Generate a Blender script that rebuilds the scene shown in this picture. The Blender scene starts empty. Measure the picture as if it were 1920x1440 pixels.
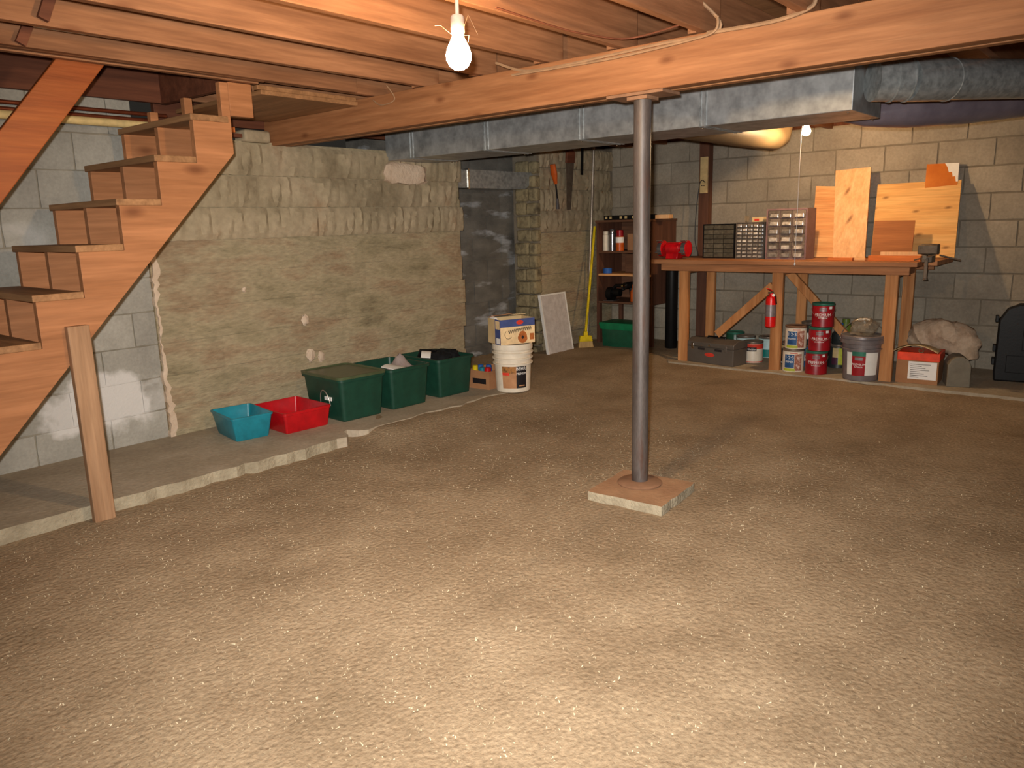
import bpy, math, random
import numpy as np
from mathutils import Vector, Matrix
random.seed(7)
rng = np.random.default_rng(11)
SC = bpy.context.scene
COL = SC.collection
PI = math.pi

# ------------------------------------------------------------------ camera
CX, CY, F, H = 960.0, 720.0, 1440.0, 1.3
def _d(px, py): return np.array([px - CX, CY - py, -F])
_X = _d(2200, 385); _X /= np.linalg.norm(_X)
_Y = _d(-780, 466); _Y -= _X * (_X @ _Y); _Y /= np.linalg.norm(_Y)
RM = np.array([_X, _Y, np.cross(_X, _Y)])
CAMP = np.array([0, 0, H])
def wp(px, py, ax, val):
    r = RM @ _d(px, py); t = (val - CAMP[ax]) / r[ax]; return Vector(CAMP + t * r)
def wx(px, py, v): return wp(px, py, 0, v)
def wy(px, py, v): return wp(px, py, 1, v)
def wz(px, py, v): return wp(px, py, 2, v)
def wd(px, py, depth): return Vector(CAMP + RM @ _d(px, py) * depth / F)

cam_d = bpy.data.cameras.new('camera'); cam = bpy.data.objects.new('camera', cam_d)
COL.objects.link(cam); SC.camera = cam
cam_d.sensor_width = 36; cam_d.lens = 36 * F / 1920; cam_d.clip_start = .05
cam.matrix_world = Matrix.Translation((0, 0, H)) @ Matrix(RM.tolist()).to_4x4()

# ------------------------------------------------------------------ world, lights, exposure
w = bpy.data.worlds.new('world'); SC.world = w; w.use_nodes = True
w.node_tree.nodes['Background'].inputs[0].default_value = (0.02, 0.018, 0.015, 1)
w.node_tree.nodes['Background'].inputs[1].default_value = 1
SC.view_settings.view_transform = 'Standard'
SC.view_settings.look = 'None'
SC.view_settings.exposure = 0.0
SC.view_settings.gamma = 1.0
SC.view_settings.use_curve_mapping = False
# the camera's own flash, beside the lens
fl = bpy.data.lights.new('camera_flash', 'SPOT'); fl.energy = 850; fl.shadow_soft_size = .02
fl.spot_size = math.radians(100); fl.spot_blend = 1.0
fl.color = (1.0, .97, .92)
flo = bpy.data.objects.new('camera_flash', fl); COL.objects.link(flo)
flo.matrix_world = Matrix.Translation(Vector(CAMP) + Vector(RM @ np.array([-.045, .055, .03]))) @ Matrix(RM.tolist()).to_4x4()
BULB_COL = (1.0, .66, .34)
BULB1, BULB2 = 700, 1100      # emission strengths of the two bare bulbs

# ------------------------------------------------------------------ materials
def lin(c):
    return tuple(((x / 255) / 12.92 if x / 255 <= .04045 else ((x / 255 + .055) / 1.055) ** 2.4) for x in c) + (1,)
MATS = {}
def pm(name, cols, scale=3, stretch=(1, 1, 1), rough=.8, metal=0, coord='obj', bump=0, bscale=40,
       rand=0, detail=5, fine=None, lo=.3, hi=.7, knots=0, white=None, patch=None, spec=.3, bstretch=None, coat=0, trans=0, alpha=1, lines=None):
    """procedural material: noise -> colour ramp, optional per-object tone, knots, fine grain, pale patches"""
    if name in MATS: return MATS[name]
    m = bpy.data.materials.new(name); m.use_nodes = True; MATS[name] = m
    nt = m.node_tree; N = nt.nodes; L = nt.links
    b = N['Principled BSDF']
    b.inputs['Roughness'].default_value = rough; b.inputs['Metallic'].default_value = metal
    b.inputs['Specular IOR Level'].default_value = spec
    b.inputs['Coat Weight'].default_value = coat
    b.inputs['Transmission Weight'].default_value = trans
    b.inputs['Alpha'].default_value = alpha
    if not isinstance(cols, list): cols = [cols]
    if coord == 'obj':
        src = N.new('ShaderNodeTexCoord').outputs['Object']
    else:
        src = N.new('ShaderNodeNewGeometry').outputs['Position']
    mp = N.new('ShaderNodeMapping'); mp.inputs['Scale'].default_value = stretch; L.new(src, mp.inputs['Vector'])
    if len(cols) == 1:
        b.inputs['Base Color'].default_value = lin(cols[0]); out = None
        rgb = N.new('ShaderNodeRGB'); rgb.outputs[0].default_value = lin(cols[0]); out = rgb.outputs[0]
    else:
        vec = mp.outputs[0]
        if rand:
            oi = N.new('ShaderNodeObjectInfo'); ad = N.new('ShaderNodeVectorMath'); ad.operation = 'MULTIPLY_ADD'
            ad.inputs[1].default_value = (37, 53, 71) if coord == 'obj' else (0, 0, 0)
            L.new(oi.outputs['Random'], ad.inputs[0]); L.new(vec, ad.inputs[2]); vec = ad.outputs[0]
        no = N.new('ShaderNodeTexNoise'); no.inputs['Scale'].default_value = scale
        no.inputs['Detail'].default_value = detail; no.inputs['Roughness'].default_value = .62
        L.new(vec, no.inputs['Vector'])
        cr = N.new('ShaderNodeValToRGB'); L.new(no.outputs[0], cr.inputs[0])
        e = cr.color_ramp.elements
        n = len(cols)
        e[0].position = lo; e[0].color = lin(cols[0]); e[1].position = hi; e[1].color = lin(cols[-1])
        for i in range(1, n - 1):
            q = e.new(lo + (hi - lo) * i / (n - 1)); q.color = lin(cols[i])
        out = cr.outputs[0]
    def mix(a, bcol, fac, mode='MIX'):
        mx = N.new('ShaderNodeMix'); mx.data_type = 'RGBA'; mx.blend_type = mode
        if isinstance(fac, (int, float)): mx.inputs[0].default_value = fac
        else: L.new(fac, mx.inputs[0])
        L.new(a, mx.inputs[6])
        if isinstance(bcol, tuple): mx.inputs[7].default_value = bcol
        else: L.new(bcol, mx.inputs[7])
        return mx.outputs[2]
    if fine:
        fs, amt = fine
        nf = N.new('ShaderNodeTexNoise'); nf.inputs['Scale'].default_value = fs; nf.inputs['Detail'].default_value = 3
        L.new(mp.outputs[0], nf.inputs['Vector'])
        r2 = N.new('ShaderNodeMapRange'); L.new(nf.outputs[0], r2.inputs[0])
        r2.inputs[1].default_value = .3; r2.inputs[2].default_value = .7
        r2.inputs[3].default_value = 1 - amt; r2.inputs[4].default_value = 1 + amt
        out = mix(out, r2.outputs[0], 1.0, 'MULTIPLY')
    if knots:
        vo = N.new('ShaderNodeTexVoronoi'); vo.inputs['Scale'].default_value = knots
        vo.voronoi_dimensions = '2D'
        sx_ = N.new('ShaderNodeSeparateXYZ'); L.new(src, sx_.inputs[0])
        au = N.new('ShaderNodeMath'); au.operation = 'ADD'; L.new(sx_.outputs[0], au.inputs[0]); L.new(sx_.outputs[1], au.inputs[1])
        cu_ = N.new('ShaderNodeCombineXYZ'); L.new(au.outputs[0], cu_.inputs[0]); L.new(sx_.outputs[2], cu_.inputs[1])
        m2 = N.new('ShaderNodeMapping'); L.new(cu_.outputs[0], m2.inputs['Vector'])
        m2.inputs['Scale'].default_value = (1, .45, 1) if stretch[2] == min(stretch) else (.45, 1, 1)
        L.new(m2.outputs[0], vo.inputs['Vector'])
        mr = N.new('ShaderNodeMapRange'); L.new(vo.outputs['Distance'], mr.inputs[0])
        mr.inputs[1].default_value = .02; mr.inputs[2].default_value = .10
        mr.inputs[3].default_value = .7; mr.inputs[4].default_value = 0
        out = mix(out, lin((96, 52, 26)), mr.outputs[0])
    if white:
        wcol, wscale, wlo, whi, wst = white
        m3 = N.new('ShaderNodeMapping'); m3.inputs['Scale'].default_value = wst
        gp = N.new('ShaderNodeNewGeometry'); L.new(gp.outputs['Position'], m3.inputs['Vector'])
        n3 = N.new('ShaderNodeTexNoise'); n3.inputs['Scale'].default_value = wscale; n3.inputs['Detail'].default_value = 6
        L.new(m3.outputs[0], n3.inputs['Vector'])
        mr = N.new('ShaderNodeMapRange'); L.new(n3.outputs[0], mr.inputs[0])
        mr.inputs[1].default_value = wlo; mr.inputs[2].default_value = whi
        out = mix(out, lin(wcol), mr.outputs[0])
    if patch:
        pcol, pc, psc, pr = patch
        gp = N.new('ShaderNodeNewGeometry'); vm = N.new('ShaderNodeVectorMath'); vm.operation = 'SUBTRACT'
        L.new(gp.outputs['Position'], vm.inputs[0]); vm.inputs[1].default_value = pc
        v2 = N.new('ShaderNodeVectorMath'); v2.operation = 'MULTIPLY'; L.new(vm.outputs[0], v2.inputs[0]); v2.inputs[1].default_value = psc
        v3 = N.new('ShaderNodeVectorMath'); v3.operation = 'LENGTH'; L.new(v2.outputs[0], v3.inputs[0])
        n4 = N.new('ShaderNodeTexNoise'); n4.inputs['Scale'].default_value = 7; n4.inputs['Detail'].default_value = 5; L.new(gp.outputs['Position'], n4.inputs['Vector'])
        ma = N.new('ShaderNodeMath'); ma.operation = 'MULTIPLY_ADD'; L.new(n4.outputs[0], ma.inputs[0]); ma.inputs[1].default_value = .9; L.new(v3.outputs['Value'], ma.inputs[2])
        mr = N.new('ShaderNodeMapRange'); L.new(ma.outputs[0], mr.inputs[0]); mr.inputs[1].default_value = pr + .12; mr.inputs[2].default_value = pr - .05
        mr.inputs[3].default_value = 0; mr.inputs[4].default_value = .72
        out = mix(out, lin(pcol), mr.outputs[0])
    if rand:
        oi = N.new('ShaderNodeObjectInfo'); mr = N.new('ShaderNodeMapRange'); L.new(oi.outputs['Random'], mr.inputs[0])
        mr.inputs[3].default_value = 1 - rand; mr.inputs[4].default_value = 1 + rand
        out = mix(out, mr.outputs[0], 1.0, 'MULTIPLY')
    L.new(out, b.inputs['Base Color'])
    if bump:
        nb = N.new('ShaderNodeTexNoise'); nb.inputs['Scale'].default_value = bscale; nb.inputs['Detail'].default_value = 4
        mb_ = N.new('ShaderNodeMapping'); mb_.inputs['Scale'].default_value = bstretch or stretch
        L.new(src, mb_.inputs['Vector']); L.new(mb_.outputs[0], nb.inputs['Vector'])
        bp = N.new('ShaderNodeBump'); bp.inputs['Strength'].default_value = bump; bp.inputs['Distance'].default_value = .01
        L.new(nb.outputs[0], bp.inputs['Height']); L.new(bp.outputs[0], b.inputs['Normal'])
    return m
def emit(name, col, strength):
    m = bpy.data.materials.new(name); m.use_nodes = True
    b = m.node_tree.nodes['Principled BSDF']
    b.inputs['Base Color'].default_value = (1, .9, .7, 1)
    b.inputs['Emission Color'].default_value = tuple(col) + (1,); b.inputs['Emission Strength'].default_value = strength
    return m
def plain(name, c, rough=.6, metal=0, spec=.35, coat=0, trans=0, var=.10):
    lo = tuple(x * (1 - var) for x in c); hi = tuple(min(255, x * (1 + var)) for x in c)
    return pm(name, [lo, hi], scale=14, rough=rough, metal=metal, spec=spec, coat=coat, trans=trans, bump=.04, bscale=60)

def woodmat(name, c1, c2, axis='x', knots=0, rough=.65, rand=.12, coat=0, spec=.3, white=None):
    s = {'x': (.6, 9, 9), 'y': (9, .6, 9), 'z': (9, 9, .6)}[axis]
    c0 = tuple(a * .5 + b * .5 for a, b in zip(c1, c2))
    return pm(name, [c1, c0, c2], scale=2.2, stretch=s, rough=rough, rand=rand, knots=knots, bump=.12, bscale=10,
              fine=(9, .10), coat=coat, spec=spec, white=white)
JO1, JO2 = (112, 73, 47), (158, 110, 76)
M_joist = woodmat('joist_wood', JO1, JO2, 'x', knots=3.5)
M_beam = woodmat('beam_wood', (128, 82, 50), (164, 114, 76), 'y', knots=4.5, rand=.05)
M_beamu = woodmat('rough_wood', (120, 80, 50), (165, 115, 76), 'y')
M_stair = woodmat('stair_wood', (144, 94, 58), (174, 118, 78), 'x', knots=3)
M_strz = woodmat('post_wood', (132, 98, 70), (168, 132, 100), 'z', knots=4)
M_tread = woodmat('tread_wood', (126, 90, 58), (170, 126, 86), 'y')
M_rail = woodmat('rail_wood', (138, 68, 28), (168, 92, 42), 'x', rough=.5, spec=.35, coat=0)
M_dwood = woodmat('dark_wood', (84, 46, 30), (116, 68, 46), 'x')
M_sub = woodmat('subfloor_wood', (120, 84, 52), (160, 116, 78), 'y')
M_shelf = woodmat('stained_shelf_wood', (74, 46, 34), (104, 68, 50), 'z')
M_shelfy = woodmat('stained_shelf_wood_flat', (84, 56, 40), (116, 80, 58), 'y')
M_bench = woodmat('bench_wood_z', (160, 102, 56), (196, 140, 90), 'z', knots=4)
M_benchy = woodmat('bench_wood_y', (136, 90, 58), (170, 120, 82), 'y', knots=1.6)
M_ply = woodmat('plywood', (206, 148, 82), (230, 182, 116), 'y', knots=6.5, rand=.04)
M_pine = woodmat('pine_board', (206, 154, 104), (230, 184, 136), 'z', knots=4.5, rand=.05)
M_pineb = woodmat('pine_board_banded', (196, 132, 78), (228, 176, 120), 'y', rand=.04)
M_stain = pm('stained_board', [(206, 118, 38), (182, 94, 26)], scale=6, rough=.45, rand=.02)
M_brownp = woodmat('brown_panel', (134, 80, 40), (158, 98, 54), 'y', rand=.03)
M_orangew = woodmat('orange_strip', (180, 92, 36), (216, 124, 60), 'y')

dirt_cols = [(132, 113, 89), (145, 125, 100), (155, 135, 109), (163, 143, 117)]
M_floor = pm('dirt_floor', dirt_cols, scale=2.2, coord='pos', rough=.95, bump=.7, bscale=55, fine=(75, .2), detail=9, spec=.1)
M_chip = pm('chips', [(116, 98, 76), (160, 142, 114), (206, 190, 160)], scale=9, coord='pos', rough=.8, detail=1)
M_conc = pm('ledge_concrete', [(150, 136, 116), (166, 152, 130), (180, 166, 146)], scale=2.6, coord='pos', rough=.9, bump=.3, bscale=40, fine=(50, .1))
M_cface = pm('broken_concrete', [(142, 130, 108), (172, 160, 136)], scale=12, coord='pos', rough=.95, bump=.8, bscale=60)
M_blk = pm('grey_block', [(138, 134, 126), (154, 150, 140), (166, 162, 152)], scale=3, coord='pos', rough=.92, bump=.35, bscale=70, rand=.07,
           fine=(60, .08), white=((190, 186, 180), 1.1, .60, .70, (1, 1, 1.6)), patch=((222, 218, 214), (1.78, 4.6, .34), (2.1, 1, 3.8), 1.04))
M_old = pm('old_wall', [(112, 100, 78), (144, 132, 104), (160, 146, 118), (146, 124, 98), (170, 158, 130)], scale=2.0, stretch=(1, 1, 3.2), coord='pos', rough=.93,
           bump=.8, bscale=26, rand=.05, fine=(22, .15), detail=8, lo=.26, hi=.74)
M_rock = pm('rock_face', [(130, 116, 92), (152, 138, 112), (164, 148, 122), (144, 118, 90)], scale=2.2, coord='pos', rough=.92, bump=.3, bscale=40, rand=.07, fine=(30, .1))
M_back = pm('back_block', [(132, 122, 108), (148, 138, 122), (160, 150, 134)], scale=2.2, coord='pos', rough=.93, bump=.35, bscale=70, rand=.08, fine=(55, .1))
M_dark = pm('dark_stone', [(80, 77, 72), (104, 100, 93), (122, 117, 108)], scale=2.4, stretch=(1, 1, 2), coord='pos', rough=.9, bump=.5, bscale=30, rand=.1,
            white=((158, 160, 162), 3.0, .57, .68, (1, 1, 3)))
M_mort = pm('mortar', [(120, 112, 98), (150, 142, 126)], scale=6, coord='pos', rough=.95, bump=.4, bscale=50, patch=((222, 218, 214), (1.78, 4.6, .34), (2.1, 1, 3.8), 1.04))
M_mortd = pm('mortar_dark', [(108, 98, 84), (134, 124, 108)], scale=6, coord='pos', rough=.95, bump=.4, bscale=50)
M_pale = pm('pale_mortar', [(188, 164, 140), (214, 194, 172)], scale=8, coord='pos', rough=.95, bump=.8, bscale=40)
M_jamb = pm('jamb_rubble', [(118, 104, 78), (150, 136, 104), (90, 80, 62)], scale=9, coord='pos', rough=.95, bump=1, bscale=30)

M_galv = pm('galvanised', [(128, 130, 130), (156, 158, 158), (178, 180, 180)], scale=9, coord='pos', rough=.42, metal=.5, detail=3, fine=(40, .06), spec=.5)
M_galvs = pm('galvanised_shiny', [(134, 138, 138), (176, 180, 180)], scale=30, coord='pos', rough=.28, metal=.5, detail=2, bump=.12, bscale=30)
M_wrap = pm('duct_wrap', [(98, 88, 98), (126, 116, 124)], scale=5, coord='pos', rough=.3, metal=0, bump=.25, bscale=18, spec=.6)
M_steel = pm('pole_steel', [(76, 50, 40), (70, 62, 58), (86, 78, 74), (80, 54, 42)], scale=3, stretch=(4, 4, .7), coord='pos', rough=.5, metal=.15, fine=(60, .14), spec=.5)
M_rust = pm('rusty_plate', [(120, 88, 66), (150, 112, 84)], scale=10, coord='pos', rough=.8, metal=.1)
M_pad = pm('pad_top', [(150, 112, 82), (172, 134, 100)], scale=7, coord='pos', rough=.95, bump=.3, bscale=50)
M_copper = plain('copper_pipe', (120, 62, 40), .4, .6)
M_pvc = plain('cream_pipe', (214, 186, 128), .5)
M_cable = plain('grey_cable', (150, 118, 88), .7)
M_blackw = plain('black_cord', (26, 24, 24), .5)
M_cream = plain('cream_plastic', (196, 170, 120), .5)
M_porc = plain('porcelain', (190, 170, 150), .3)
M_green = plain('green_plastic', (24, 62, 48), .42, spec=.4)
M_greenl = plain('green_lid', (74, 84, 58), .3, spec=.5)
M_greenb = plain('bright_green_lid', (20, 110, 70), .35)
M_greenf = plain('green_file_box', (26, 78, 56), .3, spec=.5)
M_teal = plain('teal_plastic', (30, 122, 138), .35, spec=.45)
M_red = plain('red_plastic', (176, 16, 24), .35, spec=.45)
M_white = plain('white_plastic', (222, 210, 190), .45, var=.05)
M_paper = plain('paper', (226, 222, 214), .85, var=.03)
M_black = plain('black_plastic', (17, 16, 16), .45, var=.2, spec=.25)
M_blackc = plain('black_cloth', (12, 12, 13), .9)
M_pinkc = plain('grey_cloth', (150, 134, 128), .95)
M_card = pm('cardboard', [(150, 104, 70), (172, 126, 88)], scale=6, rough=.9, rand=.05)
M_cardt = pm('tan_carton', [(196, 168, 122), (216, 190, 146)], scale=6, rough=.85)
M_bluepr = plain('blue_print', (66, 78, 128), .7)
M_creampr = plain('cream_print', (226, 196, 150), .7)
M_redpr = plain('red_print', (206, 58, 40), .7)
M_dogpr = pm('brown_print', [(150, 78, 36), (196, 116, 58)], scale=40, rough=.7)
M_ink = plain('ink', (40, 34, 34), .8)
M_inkw = plain('white_ink', (236, 232, 226), .7, var=.02)
M_tanl = pm('label_tan', [(168, 118, 80), (196, 146, 104)], scale=10, rough=.6)
M_dkl = plain('label_black', (30, 26, 28), .5)
M_brl = pm('label_leaf', [(90, 52, 30), (176, 120, 62), (60, 40, 28)], scale=40, rough=.6)
M_redcan = pm('red_can_label', [(140, 16, 26), (164, 24, 34)], scale=8, rough=.4, spec=.4)
M_greenrim = plain('green_can_rim', (60, 120, 100), .35, .3)
M_metalrim = plain('tin_rim', (170, 160, 150), .3, .8)
M_bluel = pm('blue_can_label', [(30, 62, 108), (58, 104, 150)], scale=14, rough=.5)
M_pink = pm('can_photo_print', [(206, 160, 140), (150, 84, 60), (230, 205, 190)], scale=30, rough=.5)
M_yg = plain('yellow_green_band', (176, 182, 60), .5)
M_tealcan = plain('teal_can_label', (20, 120, 112), .45)
M_lblue = plain('pale_blue_label', (176, 204, 204), .5)
M_greyb = plain('grey_bucket', (120, 112, 112), .35, .2, spec=.5)
M_clear = pm('clear_film', [(150, 128, 100), (190, 172, 146)], scale=9, rough=.22, trans=.0, alpha=.28, spec=.7, bump=.6, bscale=30)
M_tbox = pm('tool_box_metal', [(84, 76, 68), (96, 88, 80)], scale=6, rough=.45, spec=.4)
M_chrome = plain('chrome', (200, 196, 190), .2, 1)
M_redmetal = plain('red_enamel', (186, 14, 24), .35, spec=.5)
M_extred = plain('extinguisher_red', (214, 22, 22), .3, spec=.5)
M_silverl = plain('silver_label', (150, 140, 142), .3, .5)
M_yellow = plain('yellow_plastic', (206, 180, 20), .4)
M_straw = pm('broom_bristle', [(150, 122, 78), (186, 158, 108)], scale=20, stretch=(6, 6, .5), rough=.9, bump=.5, bscale=20)
M_alu = plain('aluminium', (168, 156, 142), .4, .6)
M_orange = plain('orange_plastic', (190, 84, 26), .4)
M_orangel = plain('orange_lid', (226, 66, 30), .5)
M_foam = pm('insulation', [(172, 146, 120), (196, 172, 148), (162, 134, 108)], scale=7, rough=.95, bump=.9, bscale=18, fine=(40, .1))
M_filter = pm('filter_media', [(176, 166, 160), (206, 198, 192)], scale=16, rough=.95, bump=.6, bscale=40)
M_greyblk = pm('cast_concrete', [(112, 104, 90), (132, 124, 108)], scale=12, rough=.95, bump=.4, bscale=60)
M_bluetape = plain('blue_tape', (40, 92, 168), .6)
M_mauve = plain('mauve_plastic', (124, 98, 98), .45)
M_cleard = pm('clear_drawer', [(60, 52, 46), (120, 108, 98), (84, 74, 64)], scale=26, rough=.12, spec=.9, rand=.35, coat=.5)
M_darkd = pm('dark_drawer', [(52, 48, 40), (92, 86, 74)], scale=30, rough=.15, spec=.8, rand=.3, coat=.4)
M_grip = pm('drawer_grip', [(120, 112, 104), (200, 194, 186)], scale=30, rough=.12, spec=1.0, rand=.6, coat=1)  # tone varies from grip to grip, painting in uneven flash glints
M_visem = pm('vise_iron', [(84, 72, 60), (120, 106, 92)], scale=12, rough=.5, metal=.4)
M_graycan = plain('silver_can', (140, 138, 142), .25, .8)
M_dkcan = plain('dark_can', (40, 44, 44), .4)
M_pur = plain('purple_label', (70, 30, 50), .5)

# ------------------------------------------------------------------ mesh builder
class MB:
    def __init__(s): s.v = []; s.f = []; s.m = []
    def add(s, vs, fs, mi=0):
        o = len(s.v); s.v += [tuple(x) for x in vs]
        for f in fs: s.f.append(tuple(i + o for i in f)); s.m.append(mi)
        return s
    def box(s, x0, x1, y0, y1, z0, z1, mi=0, M=None):
        vs = [(x, y, z) for x in (x0, x1) for y in (y0, y1) for z in (z0, z1)]
        if M is not None: vs = [tuple(M @ Vector(q)) for q in vs]
        return s.add(vs, [(0, 1, 3, 2), (4, 6, 7, 5), (0, 4, 5, 1), (2, 3, 7, 6), (0, 2, 6, 4), (1, 5, 7, 3)], mi)
    def bar(s, a, b, wd_, th, up=(0, 0, 1), mi=0):
        a, b = Vector(a), Vector(b); d = (b - a).normalized(); u = Vector(up)
        sd = d.cross(u).normalized(); uu = sd.cross(d).normalized()
        vs = []
        for p in (a, b):
            for i, j in ((-1, -1), (1, -1), (1, 1), (-1, 1)): vs.append(p + sd * wd_ / 2 * i + uu * th / 2 * j)
        return s.add(vs, [(3, 2, 1, 0), (4, 5, 6, 7), (0, 1, 5, 4), (1, 2, 6, 5), (2, 3, 7, 6), (3, 0, 4, 7)], mi)
    def tube(s, pts, r, seg=10, mi=0, cap=True, flat=1.0):
        pts = [Vector(p) for p in pts]; n = len(pts)
        rs = r if isinstance(r, (list, tuple)) else [r] * n
        vs = []; ref = None
        for i, p in enumerate(pts):
            t = (pts[min(i + 1, n - 1)] - pts[max(i - 1, 0)]).normalized()
            if ref is None:
                ref = Vector((0, 0, 1)) if abs(t.z) < .9 else Vector((1, 0, 0))
            sd = t.cross(ref)
            if sd.length < 1e-4: sd = t.cross(Vector((1, 0, 0)))
            sd.normalize(); u = sd.cross(t).normalized(); ref = u
            for k in range(seg):
                a = 2 * PI * k / seg
                vs.append(p + sd * math.cos(a) * rs[i] + u * math.sin(a) * rs[i] * flat)
        fs = [(i * seg + k, i * seg + (k + 1) % seg, (i + 1) * seg + (k + 1) % seg, (i + 1) * seg + k) for i in range(n - 1) for k in range(seg)]
        if cap: fs += [tuple(reversed(range(seg))), tuple((n - 1) * seg + k for k in range(seg))]
        return s.add(vs, fs, mi)
    def lathe(s, prof, c=(0, 0, 0), seg=24, mi=0, a0=0, a1=2 * PI, cap=False):
        full = abs(a1 - a0 - 2 * PI) < 1e-6; k = seg if full else seg + 1
        vs = []
        for r, z in prof:
            for i in range(k):
                a = a0 + (a1 - a0) * i / seg
                vs.append((c[0] + r * math.cos(a), c[1] + r * math.sin(a), c[2] + z))
        fs = []
        for j in range(len(prof) - 1):
            for i in range(seg):
                i2 = (i + 1) % k
                fs.append((j * k + i, j * k + i2, (j + 1) * k + i2, (j + 1) * k + i))
        if cap and full:
            fs += [tuple(reversed(range(k))), tuple((len(prof) - 1) * k + i for i in range(k))]
        return s.add(vs, fs, mi)
    def prism(s, poly, ax, a, b, mi=0):
        """2D polygon extruded along axis ax ('x': poly=(y,z), 'y': (x,z), 'z': (x,y))"""
        def p3(p, t): return {'x': (t, p[0], p[1]), 'y': (p[0], t, p[1]), 'z': (p[0], p[1], t)}[ax]
        n = len(poly); vs = [p3(p, a) for p in poly] + [p3(p, b) for p in poly]
        fs = [tuple(range(n)), tuple(reversed(range(n, 2 * n)))] + [(i, i + n, (i + 1) % n + n, (i + 1) % n) for i in range(n)]
        return s.add(vs, fs, mi)
    def loft(s, rings, cap0=True, cap1=True, mi=0):
        n = len(rings[0]); vs = [p for r in rings for p in r]
        fs = [(j * n + i, j * n + (i + 1) % n, (j + 1) * n + (i + 1) % n, (j + 1) * n + i) for j in range(len(rings) - 1) for i in range(n)]
        if cap0: fs.append(tuple(reversed(range(n))))
        if cap1: fs.append(tuple((len(rings) - 1) * n + i for i in range(n)))
        return s.add(vs, fs, mi)
    def mesh(s, name, mats, smooth=True):
        me = bpy.data.meshes.new(name); me.from_pydata(s.v, [], s.f)
        if not isinstance(mats, (list, tuple)): mats = [mats]
        for m in mats: me.materials.append(m)
        me.polygons.foreach_set('material_index', s.m)
        import bmesh
        bm = bmesh.new(); bm.from_mesh(me); bmesh.ops.recalc_face_normals(bm, faces=bm.faces); bm.to_mesh(me); bm.free()
        if smooth:
            me.polygons.foreach_set('use_smooth', [True] * len(me.polygons)); me.set_sharp_from_angle(angle=math.radians(34))
        me.update(); return me
    def build(s, name, mats, parent=None, smooth=True, bevel=0, loc=None, rot=None, label=None):
        o = bpy.data.objects.new(name, s.mesh(name, mats, smooth)); COL.objects.link(o)
        if parent is not None: o.parent = parent
        if loc is not None: o.location = loc
        if rot is not None: o.rotation_euler = rot
        if bevel:
            md = o.modifiers.new('edge', 'BEVEL'); md.width = bevel; md.segments = 2; md.limit_method = 'ANGLE'; md.angle_limit = .6
        if label: o['label'] = label
        return o
def ring(wx_, wy_, r, z, n=4, c=(0, 0)):
    out = []
    for q, (sx, sy) in enumerate(((1, 1), (-1, 1), (-1, -1), (1, -1))):
        for k in range(n + 1):
            a = q * PI / 2 + (PI / 2) * k / n
            out.append((c[0] + sx * (wx_ / 2 - r) + r * math.cos(a), c[1] + sy * (wy_ / 2 - r) + r * math.sin(a), z))
    return out
def thing(name, label, cat, loc=(0, 0, 0), rz=0, group=None):
    o = bpy.data.objects.new(name, None); COL.objects.link(o); o.empty_display_size = .05
    o.location = loc; o.rotation_euler = (0, 0, rz)
    o['label'] = label; o['category'] = cat
    if group: o['group'] = group
    return o
def tag(o, label, cat, group=None):
    o['label'] = label; o['category'] = cat
    if group: o['group'] = group
    return o
def struct(o): o['kind'] = 'structure'; return o
def dup(root, loc, rz, label):
    def cp(o, par):
        c = o.copy(); COL.objects.link(c); c.parent = par
        for ch in o.children: cp(ch, c)
        return c
    r = cp(root, None); r.location = loc; r.rotation_euler = (0, 0, rz); r['label'] = label
    return r
_tc = {}
def text2d(txt, size):
    """glyph triangles of a word, centred, in the plane (x right, y up)"""
    cu = bpy.data.curves.new('lettering', 'FONT'); cu.body = txt; cu.size = size; cu.align_x = 'CENTER'; cu.align_y = 'CENTER'; cu.resolution_u = 2
    ob = bpy.data.objects.new('lettering', cu)
    me = bpy.data.meshes.new_from_object(ob)
    vs = [tuple(v.co)[:2] for v in me.vertices]; fs = [tuple(p.vertices) for p in me.polygons]
    bpy.data.objects.remove(ob); bpy.data.meshes.remove(me); bpy.data.curves.remove(cu)
    return vs, fs
def bent_text(mb, txt, size, r, z, af, mi=0, sx=1.0, da=0, bold=1.0):
    vs, fs = text2d(txt, size)
    mb.add([(r * math.cos(af + da + x * sx / r), r * math.sin(af + da + x * sx / r), z + y) for x, y in vs], fs, mi)
def flat_text(mb, txt, size, M, mi=0, sx=1.0):
    vs, fs = text2d(txt, size)
    mb.add([tuple(M @ Vector((x * sx, 0, y))) for x, y in vs], fs, mi)

# ------------------------------------------------------------------ room constants
YL, XB = 4.60, 7.15            # left wall face (faces -Y), back wall face (faces -X)
ZJ = 2.03                      # underside of joists
LZ, BZ = .065, .04             # ledge heights

# floor -------------------------------------------------------------
def fh(x, y):
    h = .005 * math.sin(x * 1.7 + y * 1.1) + .002 * math.sin(x * 4.3 - y * 3.1) + .001 * math.sin(x * 9 + y * 11)
    t = min(1, max(0, (x - 2.75) / .35)) * min(1, max(0, (y - 3.18) / .46)); h += .061 * t * t * (3 - 2 * t)
    t2 = min(1, max(0, (x - 5.3) / .7)); t2 = t2 * t2 * (3 - 2 * t2); t3 = min(1, max(0, (y - 3.2) / .4)); h += max(0, (.024 + .012 * t3) - .056 * t) * t2
    return h
mb = MB()
xs = np.arange(-2.6, 7.3, .06); ys = np.arange(-3.1, 5.2, .06); nx, ny = len(xs), len(ys)
jit = rng.normal(0, .0018, (nx, ny))
mb.add([(x, y, fh(x, y) + jit[i, j]) for i, x in enumerate(xs) for j, y in enumerate(ys)],
       [(i * ny + j, (i + 1) * ny + j, (i + 1) * ny + j + 1, i * ny + j + 1) for i in range(nx - 1) for j in range(ny - 1)])
floor = struct(mb.build('floor', M_floor))
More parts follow.
